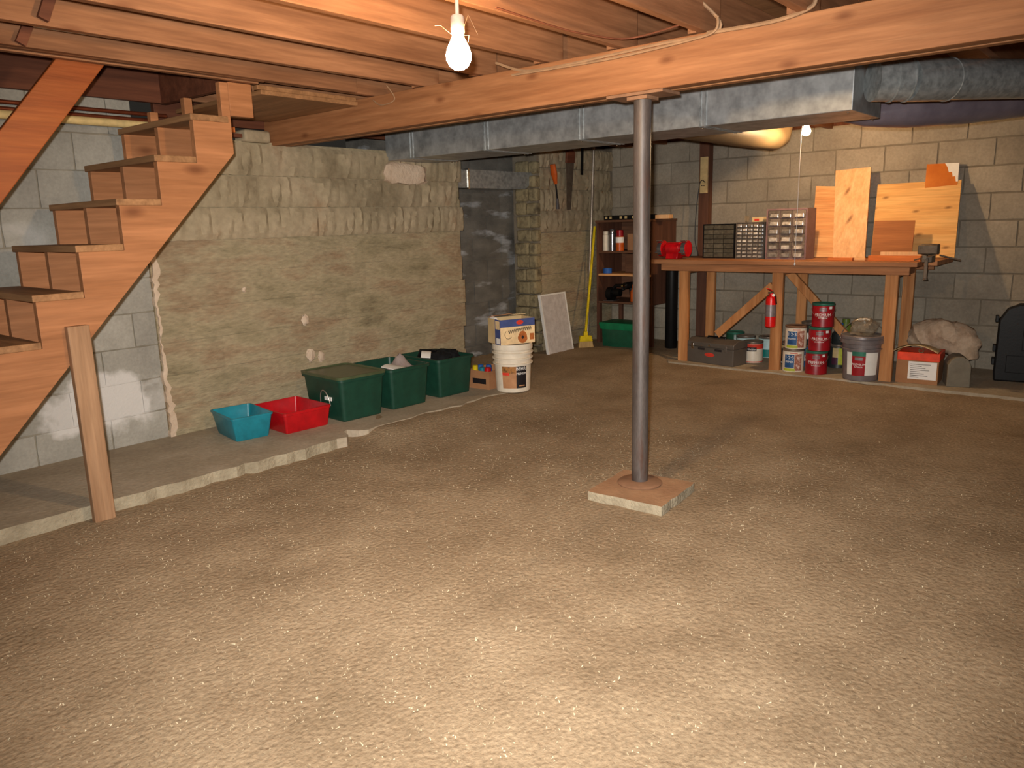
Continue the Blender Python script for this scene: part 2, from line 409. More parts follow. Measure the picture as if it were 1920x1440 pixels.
# chips and straw mixed into the dirt
mb = MB()
for k in range(15000):
    if k < 10000: x, y = rng.uniform(.6, 4.2), rng.uniform(.0, 3.6)
    else: x, y = rng.uniform(.3, 6.2), rng.uniform(-.3, 3.65)
    if 2.74 < x < 3.25 and 1.5 < y < 2.0: continue
    a = rng.uniform(0, PI); l = rng.uniform(.0012, .004) * (2.6 if rng.random() < .03 else 1); wdt = rng.uniform(.0008, .0020)
    dx, dy = math.cos(a), math.sin(a); z = fh(x, y) + .0025; tl = rng.uniform(-.002, .003)
    mb.add([(x - dx * l - dy * wdt, y - dy * l + dx * wdt, z - tl), (x + dx * l - dy * wdt, y + dy * l + dx * wdt, z + tl + .002),
            (x + dx * l + dy * wdt, y + dy * l - dx * wdt, z + tl), (x - dx * l + dy * wdt, y - dy * l - dx * wdt, z - tl + .002)], [(0, 1, 2, 3)])
o = mb.build('wood_chips', M_chip, smooth=False); o['kind'] = 'stuff'; o['label'] = 'small wood chips and straw bits scattered over the dirt floor'; o['category'] = 'wood chips'

# concrete ledges ----------------------------------------------------
def rough_ledge(name, poly, z, mats, zb=-.05):
    """slab with a broken edge: outline points jittered already"""
    mb = MB(); n = len(poly)
    vs = [(x, y, z) for x, y in poly] + [(x, y, zb) for x, y in poly]
    mb.add(vs, [tuple(range(n))], 0); o0 = 0
    for i in range(n): mb.add(vs, [(i, (i + 1) % n, (i + 1) % n + n, i + n)], 0 if poly[i][0] > 2.7 else 1)
    return struct(mb.build(name, mats, smooth=False))
pts = [(-1.0, YL + .1), (-1.0, 3.76)]
x = -.9
while x < 2.72:
    base = 3.72 - .03 * max(0, x - .9)
    jj = .004 if x < 1.4 else .018
    pts.append((x, base + random.uniform(-jj, jj))); x += .06
pts += [(2.76, 3.66), (2.80, 3.70), (2.83, 3.78), (2.87, 3.80), (2.90, 3.72)]
x = 2.95
while x < 4.55: pts.append((x, 3.70 - .02 * (x - 2.9) + random.uniform(-.03, .03))); x += .09
pts += [(4.62, 3.75), (4.66, 3.95), (4.70, YL + .1)]
rough_ledge('trim_1', pts, LZ, [M_conc, M_cface])
pts = [(XB + .1, -3.0), (6.13, -3.0)]
y = -2.9
while y < 3.4: pts.append((6.13 + random.uniform(-.008, .008), y)); y += .12
pts += [(6.30, 3.45), (6.55, 3.52), (XB + .1, 3.55)]
rough_ledge('trim_2', pts, BZ, [M_conc, M_conc])

# ------------------------------------------------------------------ block walls
BW, BH = .40, .205
def noise2(u, v, seed):
    return (math.sin(u * 3.1 + seed * 1.7) * math.cos(v * 2.3 + seed * 2.9) + .6 * math.sin(u * 6.7 - v * 5.1 + seed * 4.1) + .35 * math.cos(u * 12.3 + v * 9.1 + seed))
def block_mesh(name, mat, nu, nv, amp, seed, edge, rock=False, gap=.010, wgap=None):
    w_, h_ = BW - (gap if wgap is None else wgap), BH - gap
    mb = MB(); vs = []
    for j in range(nv + 1):
        for i in range(nu + 1):
            u, v = i / nu, j / nv
            ed = min(u * w_, (1 - u) * w_, v * h_, (1 - v) * h_)
            on_edge = ed < 1e-6
            if rock:
                body = min(1, min(v, 1 - v) * h_ / .03)
                n_ = .55 * noise2(u * 3.6 + v * 1.8, v * 3.0 - u * 1.2, seed) + .5 * noise2(u * 7.5 - v * 3.0, v * 4.5 + u * 2, seed * 2.3)
                d = -(.003 + .025 * body * (.55 + .5 * n_) + random.uniform(-.003, .003)) if 0 < u < 1 else -.010 * body
            else:
                d = edge if on_edge else amp * noise2(u * 2, v * 2, seed)
            jx = 0 if (not on_edge or wgap == 0) else random.uniform(-1, 1) * .0025
            vs.append(((u - .5) * w_ + jx, d, v * h_ + (random.uniform(-1, 1) * .002 if on_edge else 0)))
    fs = [(j * (nu + 1) + i, j * (nu + 1) + i + 1, (j + 1) * (nu + 1) + i + 1, (j + 1) * (nu + 1) + i) for j in range(nv) for i in range(nu)]
    mb.add(vs, fs)
    per = [i for i in range(nu + 1)] + [j * (nu + 1) + nu for j in range(1, nv + 1)] + [nv * (nu + 1) + i for i in range(nu - 1, -1, -1)] + [j * (nu + 1) for j in range(nv - 1, 0, -1)]
    b0 = len(mb.v); mb.v += [(mb.v[p][0], .10, mb.v[p][2]) for p in per]; n = len(per)
    for i in range(n): mb.f.append((per[i], b0 + i, b0 + (i + 1) % n, per[(i + 1) % n])); mb.m.append(0)
    mb.f.append(tuple(b0 + i for i in range(n))); mb.m.append(0)
    return mb.mesh(name, mat)
V_grey = [block_mesh('block', M_blk, 3, 2, .0012, s, .005) for s in range(5)]
V_old = [block_mesh('block', M_old, 4, 3, .003, s + 10, .004, gap=.007, wgap=.0) for s in range(6)]
V_rock = [block_mesh('block', M_rock, 16, 6, 0, s * 1.3, 0, rock=True, gap=.004, wgap=.0) for s in range(9)]
V_back = [block_mesh('block', M_back, 3, 2, .0015, s + 30, .006) for s in range(5)]
V_dark = [block_mesh('block', M_dark, 5, 3, .007, s + 40, .010) for s in range(5)]
def place_block(me, parent, pos, rz, sx=1.0, sz=1.0):
    o = bpy.data.objects.new('block', me); COL.objects.link(o); o.parent = parent
    o.location = pos; o.rotation_euler = (0, 0, rz); o.scale = (sx, 1, sz)
    return o
def course(parent, a0, a1, z, vs, mk, off, flip=1, ragged=None):
    """lay one course between coordinates a0..a1"""
    a = a0 - (BW / 2 if off else 0)
    while a < a1 - .03:
        s0, s1 = max(a, a0), min(a + BW, a1)
        if ragged: s1 = min(s1, a1) if a + BW < a1 else a1 + random.uniform(*ragged)
        if s1 - s0 > .05: mk(vs[random.randrange(len(vs))], (s0 + s1) / 2, z, (s1 - s0) / BW)
        a += BW
# left wall: mortar core with door-wide opening X 4.80..5.88
D0, D1 = 4.80, 5.86
mb = MB()
mb.box(-2.6, 2.13, YL + .012, YL + .30, -.1, 2.06); mb.box(2.13, D0 - .02, YL - .012, YL + .30, -.1, 1.86, 1)
wall_left = struct(mb.build('wall_left', [M_mort, M_old], smooth=False))
mb = MB(); mb.box(D1 + .008, XB + .3, YL + .008, YL + .30, -.1, 2.03)
wall_left2 = struct(mb.build('wall_left_far', M_mortd, smooth=False))
for k in range(10):
    z = .045 + k * .2005 - .0
    course(wall_left, .2, 2.135, z, V_grey, lambda me, c, zz, sx: place_block(me, wall_left, (c, YL, zz), 0, sx, .985), k % 2)
zc = [.04, .245, .445, .645, .845, 1.045, 1.25, 1.448, 1.648]
for k, z in enumerate(zc):
    vs = V_rock if k >= 6 else V_old
    course(wall_left, 2.14, D0, z, vs, lambda me, c, zz, sx: place_block(me, wall_left, (c, YL - .022, zz), 0, sx, .99 if zz < 1.2 else .965), k % 2, ragged=(-.02, .012))
for k, z in enumerate(zc + [1.85]):
    course(wall_left2, D1 + .045, XB, z - .04, V_old if k < 6 else V_rock, lambda me, c, zz, sx: place_block(me, wall_left2, (c, YL, zz), 0, sx, .985), k % 2)
# pale mortar lump under the duct and white daubs
mb = MB()
n = 14
def lump(mb, c, rx, ry, rz_, seed, seg=12, rings=6, jit=.12, q=.55):
    vs = []
    for j in range(rings + 1):
        t = PI * j / rings
        for i in range(seg):
            a = 2 * PI * i / seg; k = 1 + jit * noise2(math.cos(a) * 1.4 + t, math.sin(a) * 1.4 - t, seed)
            ca, sa = math.cos(a), math.sin(a)
            ex = math.copysign(abs(ca) ** q, ca); ey = math.copysign(abs(sa) ** q, sa); st = math.sin(t) ** q; ct = math.copysign(abs(math.cos(t)) ** q, math.cos(t))
            vs.append((c[0] + rx * k * st * ex, c[1] + ry * k * st * ey, c[2] + rz_ * k * ct))
    fs = [(j * seg + i, j * seg + (i + 1) % seg, (j + 1) * seg + (i + 1) % seg, (j + 1) * seg + i) for j in range(rings) for i in range(seg)]
    mb.add(vs, fs)
p0, p1 = wy(717, 345, YL - .03), wy(803, 308, YL - .03)
lump(mb, ((p0.x + p1.x) / 2, YL - .02, (p0.z + p1.z) / 2), (p1.x - p0.x) / 2, .05, (p1.z - p0.z) / 2 * 1.0, 3)
mb.build('mortar_lump', M_pale, wall_left, label='pale lump of mortar')
for (px, py, r) in ((573, 600, .028), (584, 666, .036), (604, 668, .030), (458, 543, .014)):
    mb = MB(); p = wy(px, py, YL - .03); lump(mb, (p.x, YL - .024, p.z), r, .012, r * 1.15, px, jit=.22, q=1.0)
    mb.build('plaster_daub', M_pale, wall_left)
# edge of the old wall at the junction with grey blocks
mb = MB(); poly = []
for i in range(64):
    z = .03 + i * .0285; poly.append((2.132 + random.uniform(-.009, .009), z))
poly2 = [(p[0] + .022 + .014 * math.sin(p[1] * 7) + random.uniform(-.008, .012), p[1]) for p in reversed(poly)]
mb.prism(poly + poly2, 'y', YL - .028, YL + .05); mb.build('mortar_strip', M_pale, wall_left, smooth=False)
# jamb face rubble of the opening
mb = MB()
for k in range(15):
    z0 = .0 + k * .125; z1 = z0 + .118; e = D1 + .02
    xo = (-.03 if k < 10 else .0) + random.uniform(-.035, .02) + (.03 if 6 < k < 10 else 0)
    mbk = MB(); yv = [YL + .0, YL + .11 + random.uniform(-.03, .03), YL + .26]
    for a, b in ((0, 1), (1, 2)):
        x0 = e - .03 + xo + random.uniform(-.012, .012)
        mbk = MB(); mbk.box(x0, e + .035, yv[a] - .004, yv[b] - .004, z0, z1 + random.uniform(-.01, .004)); mbk.build('stone', M_jamb, wall_left2, bevel=.018)
# ragged stones on the near edge of the opening
for k in range(18):
    z0 = .05 + k * .098
    mbk = MB(); mbk.box(D0 - .07, D0 + .0 + random.uniform(-.012, .02), YL + .0, YL + .27, z0, z0 + .092); mbk.build('stone', M_old, wall_left, bevel=.012)
# dark wall inside the opening
YN = 4.92
mb = MB(); mb.box(D0 - .7, D1 + .9, YN + .02, YN + .25, -.1, 2.3)
wall_niche = struct(mb.build('wall_niche', M_dark, smooth=False))
for k in range(11):
    course(wall_niche, D0 - .5, D1 + .7, -.02 + k * .2, V_dark, lambda me, c, zz, sx: place_block(me, wall_niche, (c, YN, zz), 0, sx, .97), k % 2)
# back wall
mb = MB(); mb.box(XB + .012, XB + .3, -3.1, YL + .3, -.1, 2.05)
wall_back = struct(mb.build('wall_back', M_mortd, smooth=False))
for k in range(10):
    z = -.02 + k * .2085
    course(wall_back, -.9, YL, z, V_back, lambda me, c, zz, sx: place_block(me, wall_back, (XB, c, zz), -PI / 2, sx, 1.0), k % 2)
# walls behind the photographer
mb = MB(); mb.box(-2.9, -2.6, -3.1, 5, -.1, 2.3); struct(mb.build('wall_rear', M_back, smooth=False))
mb = MB(); mb.box(-2.9, 7.4, -3.4, -3.1, -.1, 2.3); struct(mb.build('wall_right', M_back, smooth=False))

# ------------------------------------------------------------------ ceiling
mb = MB()
mb.box(-2.9, 7.5, -3.4, 3.68, 2.225, 2.26); mb.box(2.3, 7.5, 3.68, 5.3, 2.225, 2.26); mb.box(-2.9, -.6, 3.68, 5.3, 2.225, 2.26)
mb.box(-.6, 2.3, 3.68, 5.0, 2.62, 2.66)
ceiling = struct(mb.build('ceiling', M_sub, smooth=False))
JY = [3.137, 2.716, 2.298, 1.892, 1.503, 1.10, .69, .28, -.13, -.54, -.95, -1.36, -1.77, -2.18, -2.6]
def jbox(x0, x1, y0, z0=ZJ, z1=2.225, th=.038, m=M_joist, nm='joist', bev=.003):
    mb = MB(); L_ = x1 - x0; mb.box(-L_ / 2, L_ / 2, 0, th, 0, z1 - z0)
    return mb.build(nm, m, ceiling, loc=((x0 + x1) / 2, y0, z0), bevel=bev, smooth=False)
for y in JY: jbox(-2.6, 3.15, y)
for y in JY + [3.55, 3.95, 4.35]: jbox(3.02 if y < 3.2 else 2.34, XB + .2, y + .042 if y < 3.2 else y)
jbox(-2.6, 2.9, 3.525); jbox(-2.6, 2.36, 3.565); jbox(-2.6, 2.36, 3.642)              # trimmer beside the stairwell
jbox(-2.6, 2.36, 3.603, ZJ + .012)
jbox(-.6, 2.36, 4.56, 2.035, 2.62, m=M_dwood, nm='rim_joist')
jbox(2.3, 4.9, 4.66, 1.95, 2.225, m=M_dwood, nm='rim_joist'); jbox(4.9, XB + .2, 4.70, 2.03, 2.225, m=M_dwood, nm='rim_joist')
mb = MB(); mb.box(2.30, 2.338, 3.68, 4.58, ZJ, 2.225); mb.build('header', M_dwood, ceiling, bevel=.003)
mb = MB(); mb.box(-.64, -.60, 3.68, 4.58, ZJ, 2.62); mb.build('header', M_dwood, ceiling)
mb = MB(); mb.box(XB + .02, XB + .06, -3.1, 4.9, 2.03, 2.225); mb.build('rim_joist', M_dwood, ceiling)
# short bridging struts between joists at the upper left
for a, b in (((93, -6), (80, 36)), ((52, 46), (38, 82))):
    q0, q1 = wz(*a, 2.10), wz(*b, 2.05)
    y0 = 3.137 if a[0] > 60 else 3.525
    P0, P1 = wy(*a, y0 - .02), wy(*b, y0 - .02)
    mb = MB(); mb.bar(P0, P1, .036, .02, up=(0, 1, 0)); mb.build('bridging_strut', M_dwood, ceiling)
# flat board laid under the joists beside the stair head
mb = MB(); mb.box(2.38, 3.01, 3.66, 4.56, 1.985, 2.008); mb.box(2.36, 3.0, 3.66, 3.70, 2.008, 2.03)
tag(mb.build('flat_board', M_sub, smooth=False, bevel=.003), 'wide flat board nailed under the joists right of the stair head', 'board')
# scraps of wood lying on top of the old wall beside the stairs
for i, (x0, x1, y0, z0, h, m, rz, lb) in enumerate(((2.32, 2.78, 4.50, 1.872, .022, M_dwood, .05, 'dark thin wood strip lying on wall top beside stairs, lowest'),
                                     (2.30, 2.72, 4.52, 1.897, .03, M_orangew, -.05, 'orange-brown wood strip lying on wall top beside stairs'))):
    mb = MB(); mb.box(0, x1 - x0, 0, .06, 0, h)
    o = tag(mb.build('wood_strip', m, smooth=False, loc=(x0, y0, z0), rot=(0, 0, rz)), lb, 'wood strip')
mb = MB(); mb.box(-.10, .10, -.06, .06, 0, .075)
tag(mb.build('loose_block', M_rock, bevel=.015, loc=(2.98 - .08, 4.60, 1.852), rot=(0, 0, .1)), 'rough broken block on wall top beside the beam end', 'block')

# beam -----------------------------------------------------------------
beam = thing('support_beam', 'long timber girder carrying the joists, resting on the steel column', 'beam', (3.10, 1.9, 1.84))
for i in range(3):
    mb = MB(); x0 = -.07 + i * .0475; mb.box(x0, x0 + .0455, -5.0, 2.76, 0 if i != 1 else .003, .187); mb.build('ply', M_beam if i == 0 else M_beamu, beam, bevel=.004, smooth=False)
# column
cp = wx(1205, 182, 3.10)
col = thing('support_column', 'round steel post standing on a concrete pad under the beam', 'column', (3.10, cp.y, .05))
mb = MB(); mb.tube([(0, 0, .012), (0, 0, .5), (0, 0, 1.2), (0, 0, 1.765)], .0385, seg=28); mb.build('pole', M_steel, col)
mb = MB(); mb.lathe([(0, .0), (.105, 0), (.108, .006), (.10, .012), (.042, .016), (.0, .016)], seg=32); mb.build('base_plate', M_rust, col)
mb = MB(); mb.box(-.075, .075, -.14, .14, 1.776, 1.788); mb.build('cap_plate', M_rust, col)
mb = MB(); mb.box(-.05, .05, -.05, .05, 1.762, 1.777); mb.build('cap_plate', M_rust, col)
# pad
c0, c1, c2 = wz(1101, 922, .045), wz(1241, 952, .045), wz(1303, 906, .045)
c3 = c0 + (c2 - c1)
mb = MB(); base = [c0, c1, c2, c3]; cen = (c0 + c2) / 2
pol = []
for i in range(4):
    a, b = base[i], base[(i + 1) % 4]
    for k in range(7):
        t = k / 7; p = a.lerp(b, t); nrm = (p - cen).normalized() * (random.uniform(-.006, .003) if k else -.004); pol.append((p.x + nrm.x - cen.x, p.y + nrm.y - cen.y))
n = len(pol)
vs = [(x, y, .048) for x, y in pol] + [(x * 1.005, y * 1.005, .040) for x, y in pol] + [(x, y, -.03) for x, y in pol]
mb.add(vs, [tuple(range(n))], 0)
mb.add(vs, [(r * n + i, r * n + (i + 1) % n, (r + 1) * n + (i + 1) % n, (r + 1) * n + i) for r in range(2) for i in range(n)], 1)
tag(mb.build('column_pad', [M_pad, M_cface], smooth=False, loc=(cen.x, cen.y, 0)), 'square concrete pad with reddish dusty top under steel column', 'concrete pad')

# ------------------------------------------------------------------ staircase
Y1, Y2 = 3.67, 4.46
st = thing('staircase', 'open wooden basement staircase with stringers, plank treads and sloping rail', 'staircase', (.6, 4.05, 0))
def SL(p): return (p[0] - .6, p[1] - 4.05, p[2])
tz = [1.860 - .2015 * k for k in range(9)]; tx = [1.985 - .1995 * k for k in range(9)]
TH = .030
def stringer(y0, y1, top):
    poly = [(2.20 - .6, 1.683), (2.20 - .6, top)]
    first = True
    for k in range(9):
        zt = tz[k] - TH; xf = tx[k] + .012
        xb_ = tx[k] + .2115
        if k == 0: poly += [(2.155 - .6, top), (2.155 - .6, zt)]
        else: poly += [(xb_ - .6, zt)]
        poly += [(xf - .6, zt)]
    xf = tx[8] + .012
    poly += [(xf - .6, 0.0), (.60 - .6 - .02, 0.0)]
    # underside slope 45 degrees
    poly += [(.58 + .0 - .6 + .02, .0)]
    mb = MB(); mb.prism(poly, 'y', y0 - 4.05, y1 - 4.05)
    return mb.build('stringer', M_stair, st, smooth=False, bevel=.002)
for (y0, y1, t) in ((Y1, Y1 + .038, 2.022), (4.03, 4.068, 1.99), (Y2 - .045, Y2 - .007, 1.96)): stringer(y0, y1, t)
for k in range(9):
    mb = MB(); mb.box(0, .2075 if k else .20, 0, Y2 - Y1 + .004, 0, TH)
    mb.build('tread', M_tread, st, smooth=False, bevel=.003, loc=SL((tx[k], Y1 - .004, tz[k] - TH)))
mb = MB(); mb.box(2.204, 2.335, 3.675, 3.715, 1.866, 2.028); mb.build('nailer_block', M_stair, st, loc=(-.6, -4.05, 0), bevel=.003, smooth=False)
# post under the stringer
pb, pt = wy(199, 972, 3.626), wy(141, 612, 3.626)
mb = MB(); mb.box(pb.x - .046, pb.x + .046, 3.628, 3.666, .0, pt.z)
o = mb.build('post', M_strz, st, loc=(-.6, -4.05, 0), bevel=.004, smooth=False)
# sloping rail board
ra, rb = wy(150, 118, 3.70), wy(-48, 378, 3.70)
d = (rb - ra).normalized(); rb2 = ra + d * 2.15; ra2 = ra - d * .08
mb = MB(); mb.bar(Vector((ra2.x, 3.72, ra2.z)), Vector((rb2.x, 3.72, rb2.z)), .038, .155, up=(-d.z, 0, d.x))
o = mb.build('rail', M_rail, st, loc=(-.6, -4.05, 0), bevel=.004, smooth=False, label='orange varnished sloping rail board')

# pipes along the left wall behind the stairs
def wallpipe(name, a, b, r, m, lb, cat, y):
    A, B = wy(*a, y), wy(*b, y); dd = (B - A) * .5
    mb = MB(); mb.tube([A - dd * 2.0, A, B, B + dd * .25], r, seg=12); return tag(mb.build(name, m), lb, cat)
zz = lambda px, py: wy(px, py, 4.52).z
for name, py0, r, m, lb, cat in (('copper_pipe', 190, .011, M_copper, 'thin copper pipe along grey block wall behind stairs, the upper one', 'pipe'),
                               ('copper_pipe', 203, .011, M_copper, 'thin copper pipe behind stairs, the lower one just above cream pipe', 'pipe'),
                               ('drain_pipe', 214, .022, M_pvc, 'thick cream plastic pipe along wall behind stairs', 'pipe')):
    z = zz(0, py0); mb = MB(); mb.tube([(-.5, 4.52, z), (2.3, 4.52, z)], r, seg=12)
    tag(mb.build(name, m), lb, cat)

# ------------------------------------------------------------------ lamps
def lamp(name, label, p, cordtop, strength, s=1.0):
    t = thing(name, label, 'light bulb', (p.x, p.y, p.z))
    mb = MB()
    prof = [(.0, -.034), (.012, -.032), (.023, -.024), (.030, -.010), (.0305, .002), (.027, .016), (.019, .032), (.014, .042), (.0135, .05)]
    mb.lathe([(r * s, z * s) for r, z in prof], seg=24)
    mb.build('bulb', emit('glowing_bulb', BULB_COL, strength), t)
    mb = MB(); mb.lathe([(.0, .10), (.017, .10), (.021, .094), (.021, .052), (.018, .046), (.0135, .046)], c=(0, 0, .05 * (s - 1)), seg=20); mb.build('socket', M_porc, t)
    return t
b1 = wx(860, 104, 1.8)
lp = lamp('pendant_bulb', 'bare glowing bulb hanging on a cord in front of the beam', b1, 2.2, BULB1, 1.25)
mb = MB(); mb.tube([(0, 0, .098), (.004, .003, .2), (-.006, 0, 2.225 - b1.z)], .006, seg=8); mb.build('cord', M_porc, lp)
for k in range(3):
    a = k * 2.3; mb = MB(); mb.tube([(.02 * math.cos(a), .02 * math.sin(a), .06), (.05 * math.cos(a), .05 * math.sin(a), .065 + .02 * (k % 3)), (.07 * math.cos(a + .3), .07 * math.sin(a + .3), .05 + .03 * (k % 2))], .0005, seg=4); mb.build('loose_wire', M_cable, lp)
b2 = wx(1512, 246, 5.95)
lp2 = lamp('ceiling_bulb', 'bare glowing bulb with pull string above the workbench', b2, 2.03, BULB2)
mb = MB(); mb.lathe([(.0, 0), (.045, 0), (.05, -.01), (.04, -.03), (.022, -.05)], c=(0, 0, 2.224 - b2.z), seg=24); mb.build('ceiling_rose', M_porc, lp2)
mb = MB(); mb.tube([(0, 0, .09), (0, 0, 2.19 - b2.z)], .012, seg=12); mb.build('stem', M_porc, lp2)
e2 = wx(1490, 495, 5.92)
mb = MB(); mb.tube([(-.02, .02, .06), (-.024, .028, -.03), (e2.x - b2.x, e2.y - b2.y, e2.z - b2.z)], .0022, seg=6); mb.build('pull_string', M_inkw, lp2)
mb = MB(); mb.lathe([(0, -.012), (.006, -.008), (.007, 0), (.003, .01), (0, .012)], c=(e2.x - b2.x, e2.y - b2.y, e2.z - b2.z), seg=10); mb.build('string_knob', M_inkw, lp2)

# ------------------------------------------------------------------ ducts
DX0, DX1, DZ0, DZ1 = 4.0, 4.46, 1.785, 2.02
duct = thing('main_duct', 'long rectangular galvanised duct hanging behind the beam', 'duct', (4.23, 2.9, DZ0))
seams = [4.58, 4.28, 3.55, 2.78, 1.98, 1.22]
ys_ = seams
for i in range(len(ys_) - 1):
    a, b = ys_[i + 1], ys_[i]
    mb = MB(); mb.box(DX0 - 4.23, DX1 - 4.23, a - 2.9 + .002, b - 2.9 - .002, 0, DZ1 - DZ0); mb.build('section', M_galv, duct, smooth=False, bevel=.004)
    if i:
        for dd in (0, .03):
            mb = MB(); mb.box(DX0 - 4.23 - .006, DX1 - 4.23 + .006, b - 2.9 - .006 + dd, b - 2.9 + .004 + dd, -.004, DZ1 - DZ0 + .004); mb.build('seam_strip', M_galvs, duct, smooth=False)
mb = MB(); mb.lathe([(0, -.004), (.005, -.003), (.006, 0)], seg=8); sme = mb.mesh('screw', M_chrome)
for y in ys_[1:]:
    for x in (.03, .43):
        o = bpy.data.objects.new('screw', sme); COL.objects.link(o); o.parent = duct; o.location = (DX0 - 4.23 + x, y - 2.9 + .03, -.006)
# round duct leaving the end
q0 = wd(1636, 151, 3.66); q1 = wd(1700, 150, 3.66); q2 = wd(1775, 149, 3.72); q3 = wd(1925, 148, 3.88); q4 = wd(2150, 151, 3.92)
rd = thing('round_duct', 'shiny round galvanised pipe leaving the rectangular duct to the right', 'duct', tuple(q1))
L_ = lambda *ps: [tuple(p - q1) for p in ps]
mb = MB(); mb.tube(L_(q0, q1), .096, seg=32); mb.build('elbow_section', M_galvs, rd)
mb = MB(); mb.tube(L_(q1, q2), .099, seg=32); mb.build('elbow_section', M_galvs, rd)
mb = MB(); mb.tube(L_(q2, q3, q4), .094, seg=32); mb.build('pipe', M_galvs, rd)
for p, dv in ((q0.lerp(q1, .55), q1 - q0), (q1, q1 - q0), (q2, q3 - q1)):
    mb = MB(); dv = dv.normalized(); tl = dv * .006 + Vector((0, 0, 0)); mb.tube(L_(p - tl, p - tl * .3, p + tl * .3, p + tl), [.094, .102, .102, .094], seg=32); mb.build('rib', M_galvs, rd)
# wrapped flexible duct sagging beneath
w0 = [wd(1572, 218, 4.5), wd(1620, 212, 4.45), wd(1700, 207, 4.45), wd(1800, 201, 4.5), wd(1930, 190, 4.6), wd(2150, 190, 4.6)]
mb = MB(); mb.tube([p for p in w0], [.03, .09, .115, .115, .10, .09], seg=24, flat=.85)
tag(mb.build('wrapped_duct', M_wrap), 'dark plastic-wrapped duct sagging below the round pipe', 'duct')
# branch duct running to the back wall
mb = MB(); mb.tube([(4.47, 2.49, 1.912), (5.3, 2.49, 1.912), (6.2, 2.49, 1.912), (6.29, 2.49, 1.93), (6.34, 2.49, 2.02)], .104, seg=28)
tag(mb.build('branch_duct', pm('taped_duct', [(84, 70, 50), (108, 90, 64)], scale=5, rough=.6)), 'round branch duct running from the main duct toward the second bulb', 'duct')
# duct inside the opening
nd = thing('niche_duct', 'short galvanised duct with rounded elbow inside the dark wall opening', 'duct', (5.1, 4.75, 1.6))
pA, pB = wy(862, 317, 4.66), wy(862, 352, 4.66)
zt_, zb_ = pA.z - 1.6, pB.z - 1.6
x0 = 4.70 - 5.1; xe = wy(985, 335, 4.75).x - 5.1
mb = MB(); mb.box(x0, x0 + .28, -.09, .14, zb_, zt_); mb.build('section', M_galvs, nd, bevel=.004, smooth=False)
mb = MB(); poly = [(x0 + .29, zt_), (x0 + .29, zb_)]
for k in range(9):
    a = -PI / 2 + PI / 2 * k / 8; poly.append((xe - .16 + .16 * math.cos(a), zt_ + (zt_ - zb_) * math.sin(a)))
mb.prism(poly, 'y', -.092, .142); mb.build('elbow', M_galvs, nd, smooth=False)
mb = MB(); mb.box(x0 + .275, x0 + .295, -.098, .148, zb_ - .006, zt_ + .006); mb.build('seam_strip', M_chrome, nd, smooth=False)

# cables stapled along the beam top
def cable(pts, r, lb, m=M_cable, name='cable'):
    P = [Vector(p) for p in pts]; out = []
    for i in range(len(P) - 1):
        a, b = P[max(i - 1, 0)], P[i]; c, d_ = P[i + 1], P[min(i + 2, len(P) - 1)]
        for k in range(6):
            t = k / 6; out.append(.5 * ((2 * b) + (c - a) * t + (2 * a - 5 * b + 4 * c - d_) * t * t + (3 * b - a - 3 * c + d_) * t ** 3))
    out.append(P[-1]); mb = MB(); mb.tube(out, r, seg=6); return tag(mb.build(name, m), lb, 'cable')
bx = 3.018
cable([wx(930, 118, bx), wx(985, 133, bx), wx(1060, 122, bx), wx(1150, 102, bx), wx(1250, 80, bx), wx(1325, 66, bx), wx(1350, 40, bx), (2.98, 1.58, 2.2)], .0065, 'grey cable along top edge of beam, the upper one')
cable([wx(960, 141, bx - .012), wx(1040, 128, bx - .012), wx(1150, 109, bx - .012), wx(1290, 76, bx - .012), wx(1340, 58, bx - .012), wx(1346, 30, bx - .012)], .0055, 'grey cable along top edge of beam, the lower one')
cable([wy(930, 14, 1.86), wy(1040, 50, 1.87), wz(1100, 64, 2.02), wz(1180, 72, 2.02), wz(1290, 42, 2.04)], .0035, 'dark cable sagging between joists above the beam', M_dwood)
cable([wx(1326, 62, 3.015), wx(1450, 40, 3.015), wx(1520, 14, 3.015), wx(1530, -10, 3.015)], .008, 'tan cable on the beam top right of the column')
cable([wy(62, 49, 3.519), wy(250, 77, 3.519), wy(430, 105, 3.519), wy(640, 139, 3.519)], .004, 'thin white cable running along the trimmer joist beside the stairwell', M_inkw)
cable([wx(700, 188, 3.015), wx(715, 197, 3.015), wx(740, 186, 3.015), wx(725, 160, 3.0)], .003, 'thin loop of wire hanging at the beam left of the bulb')


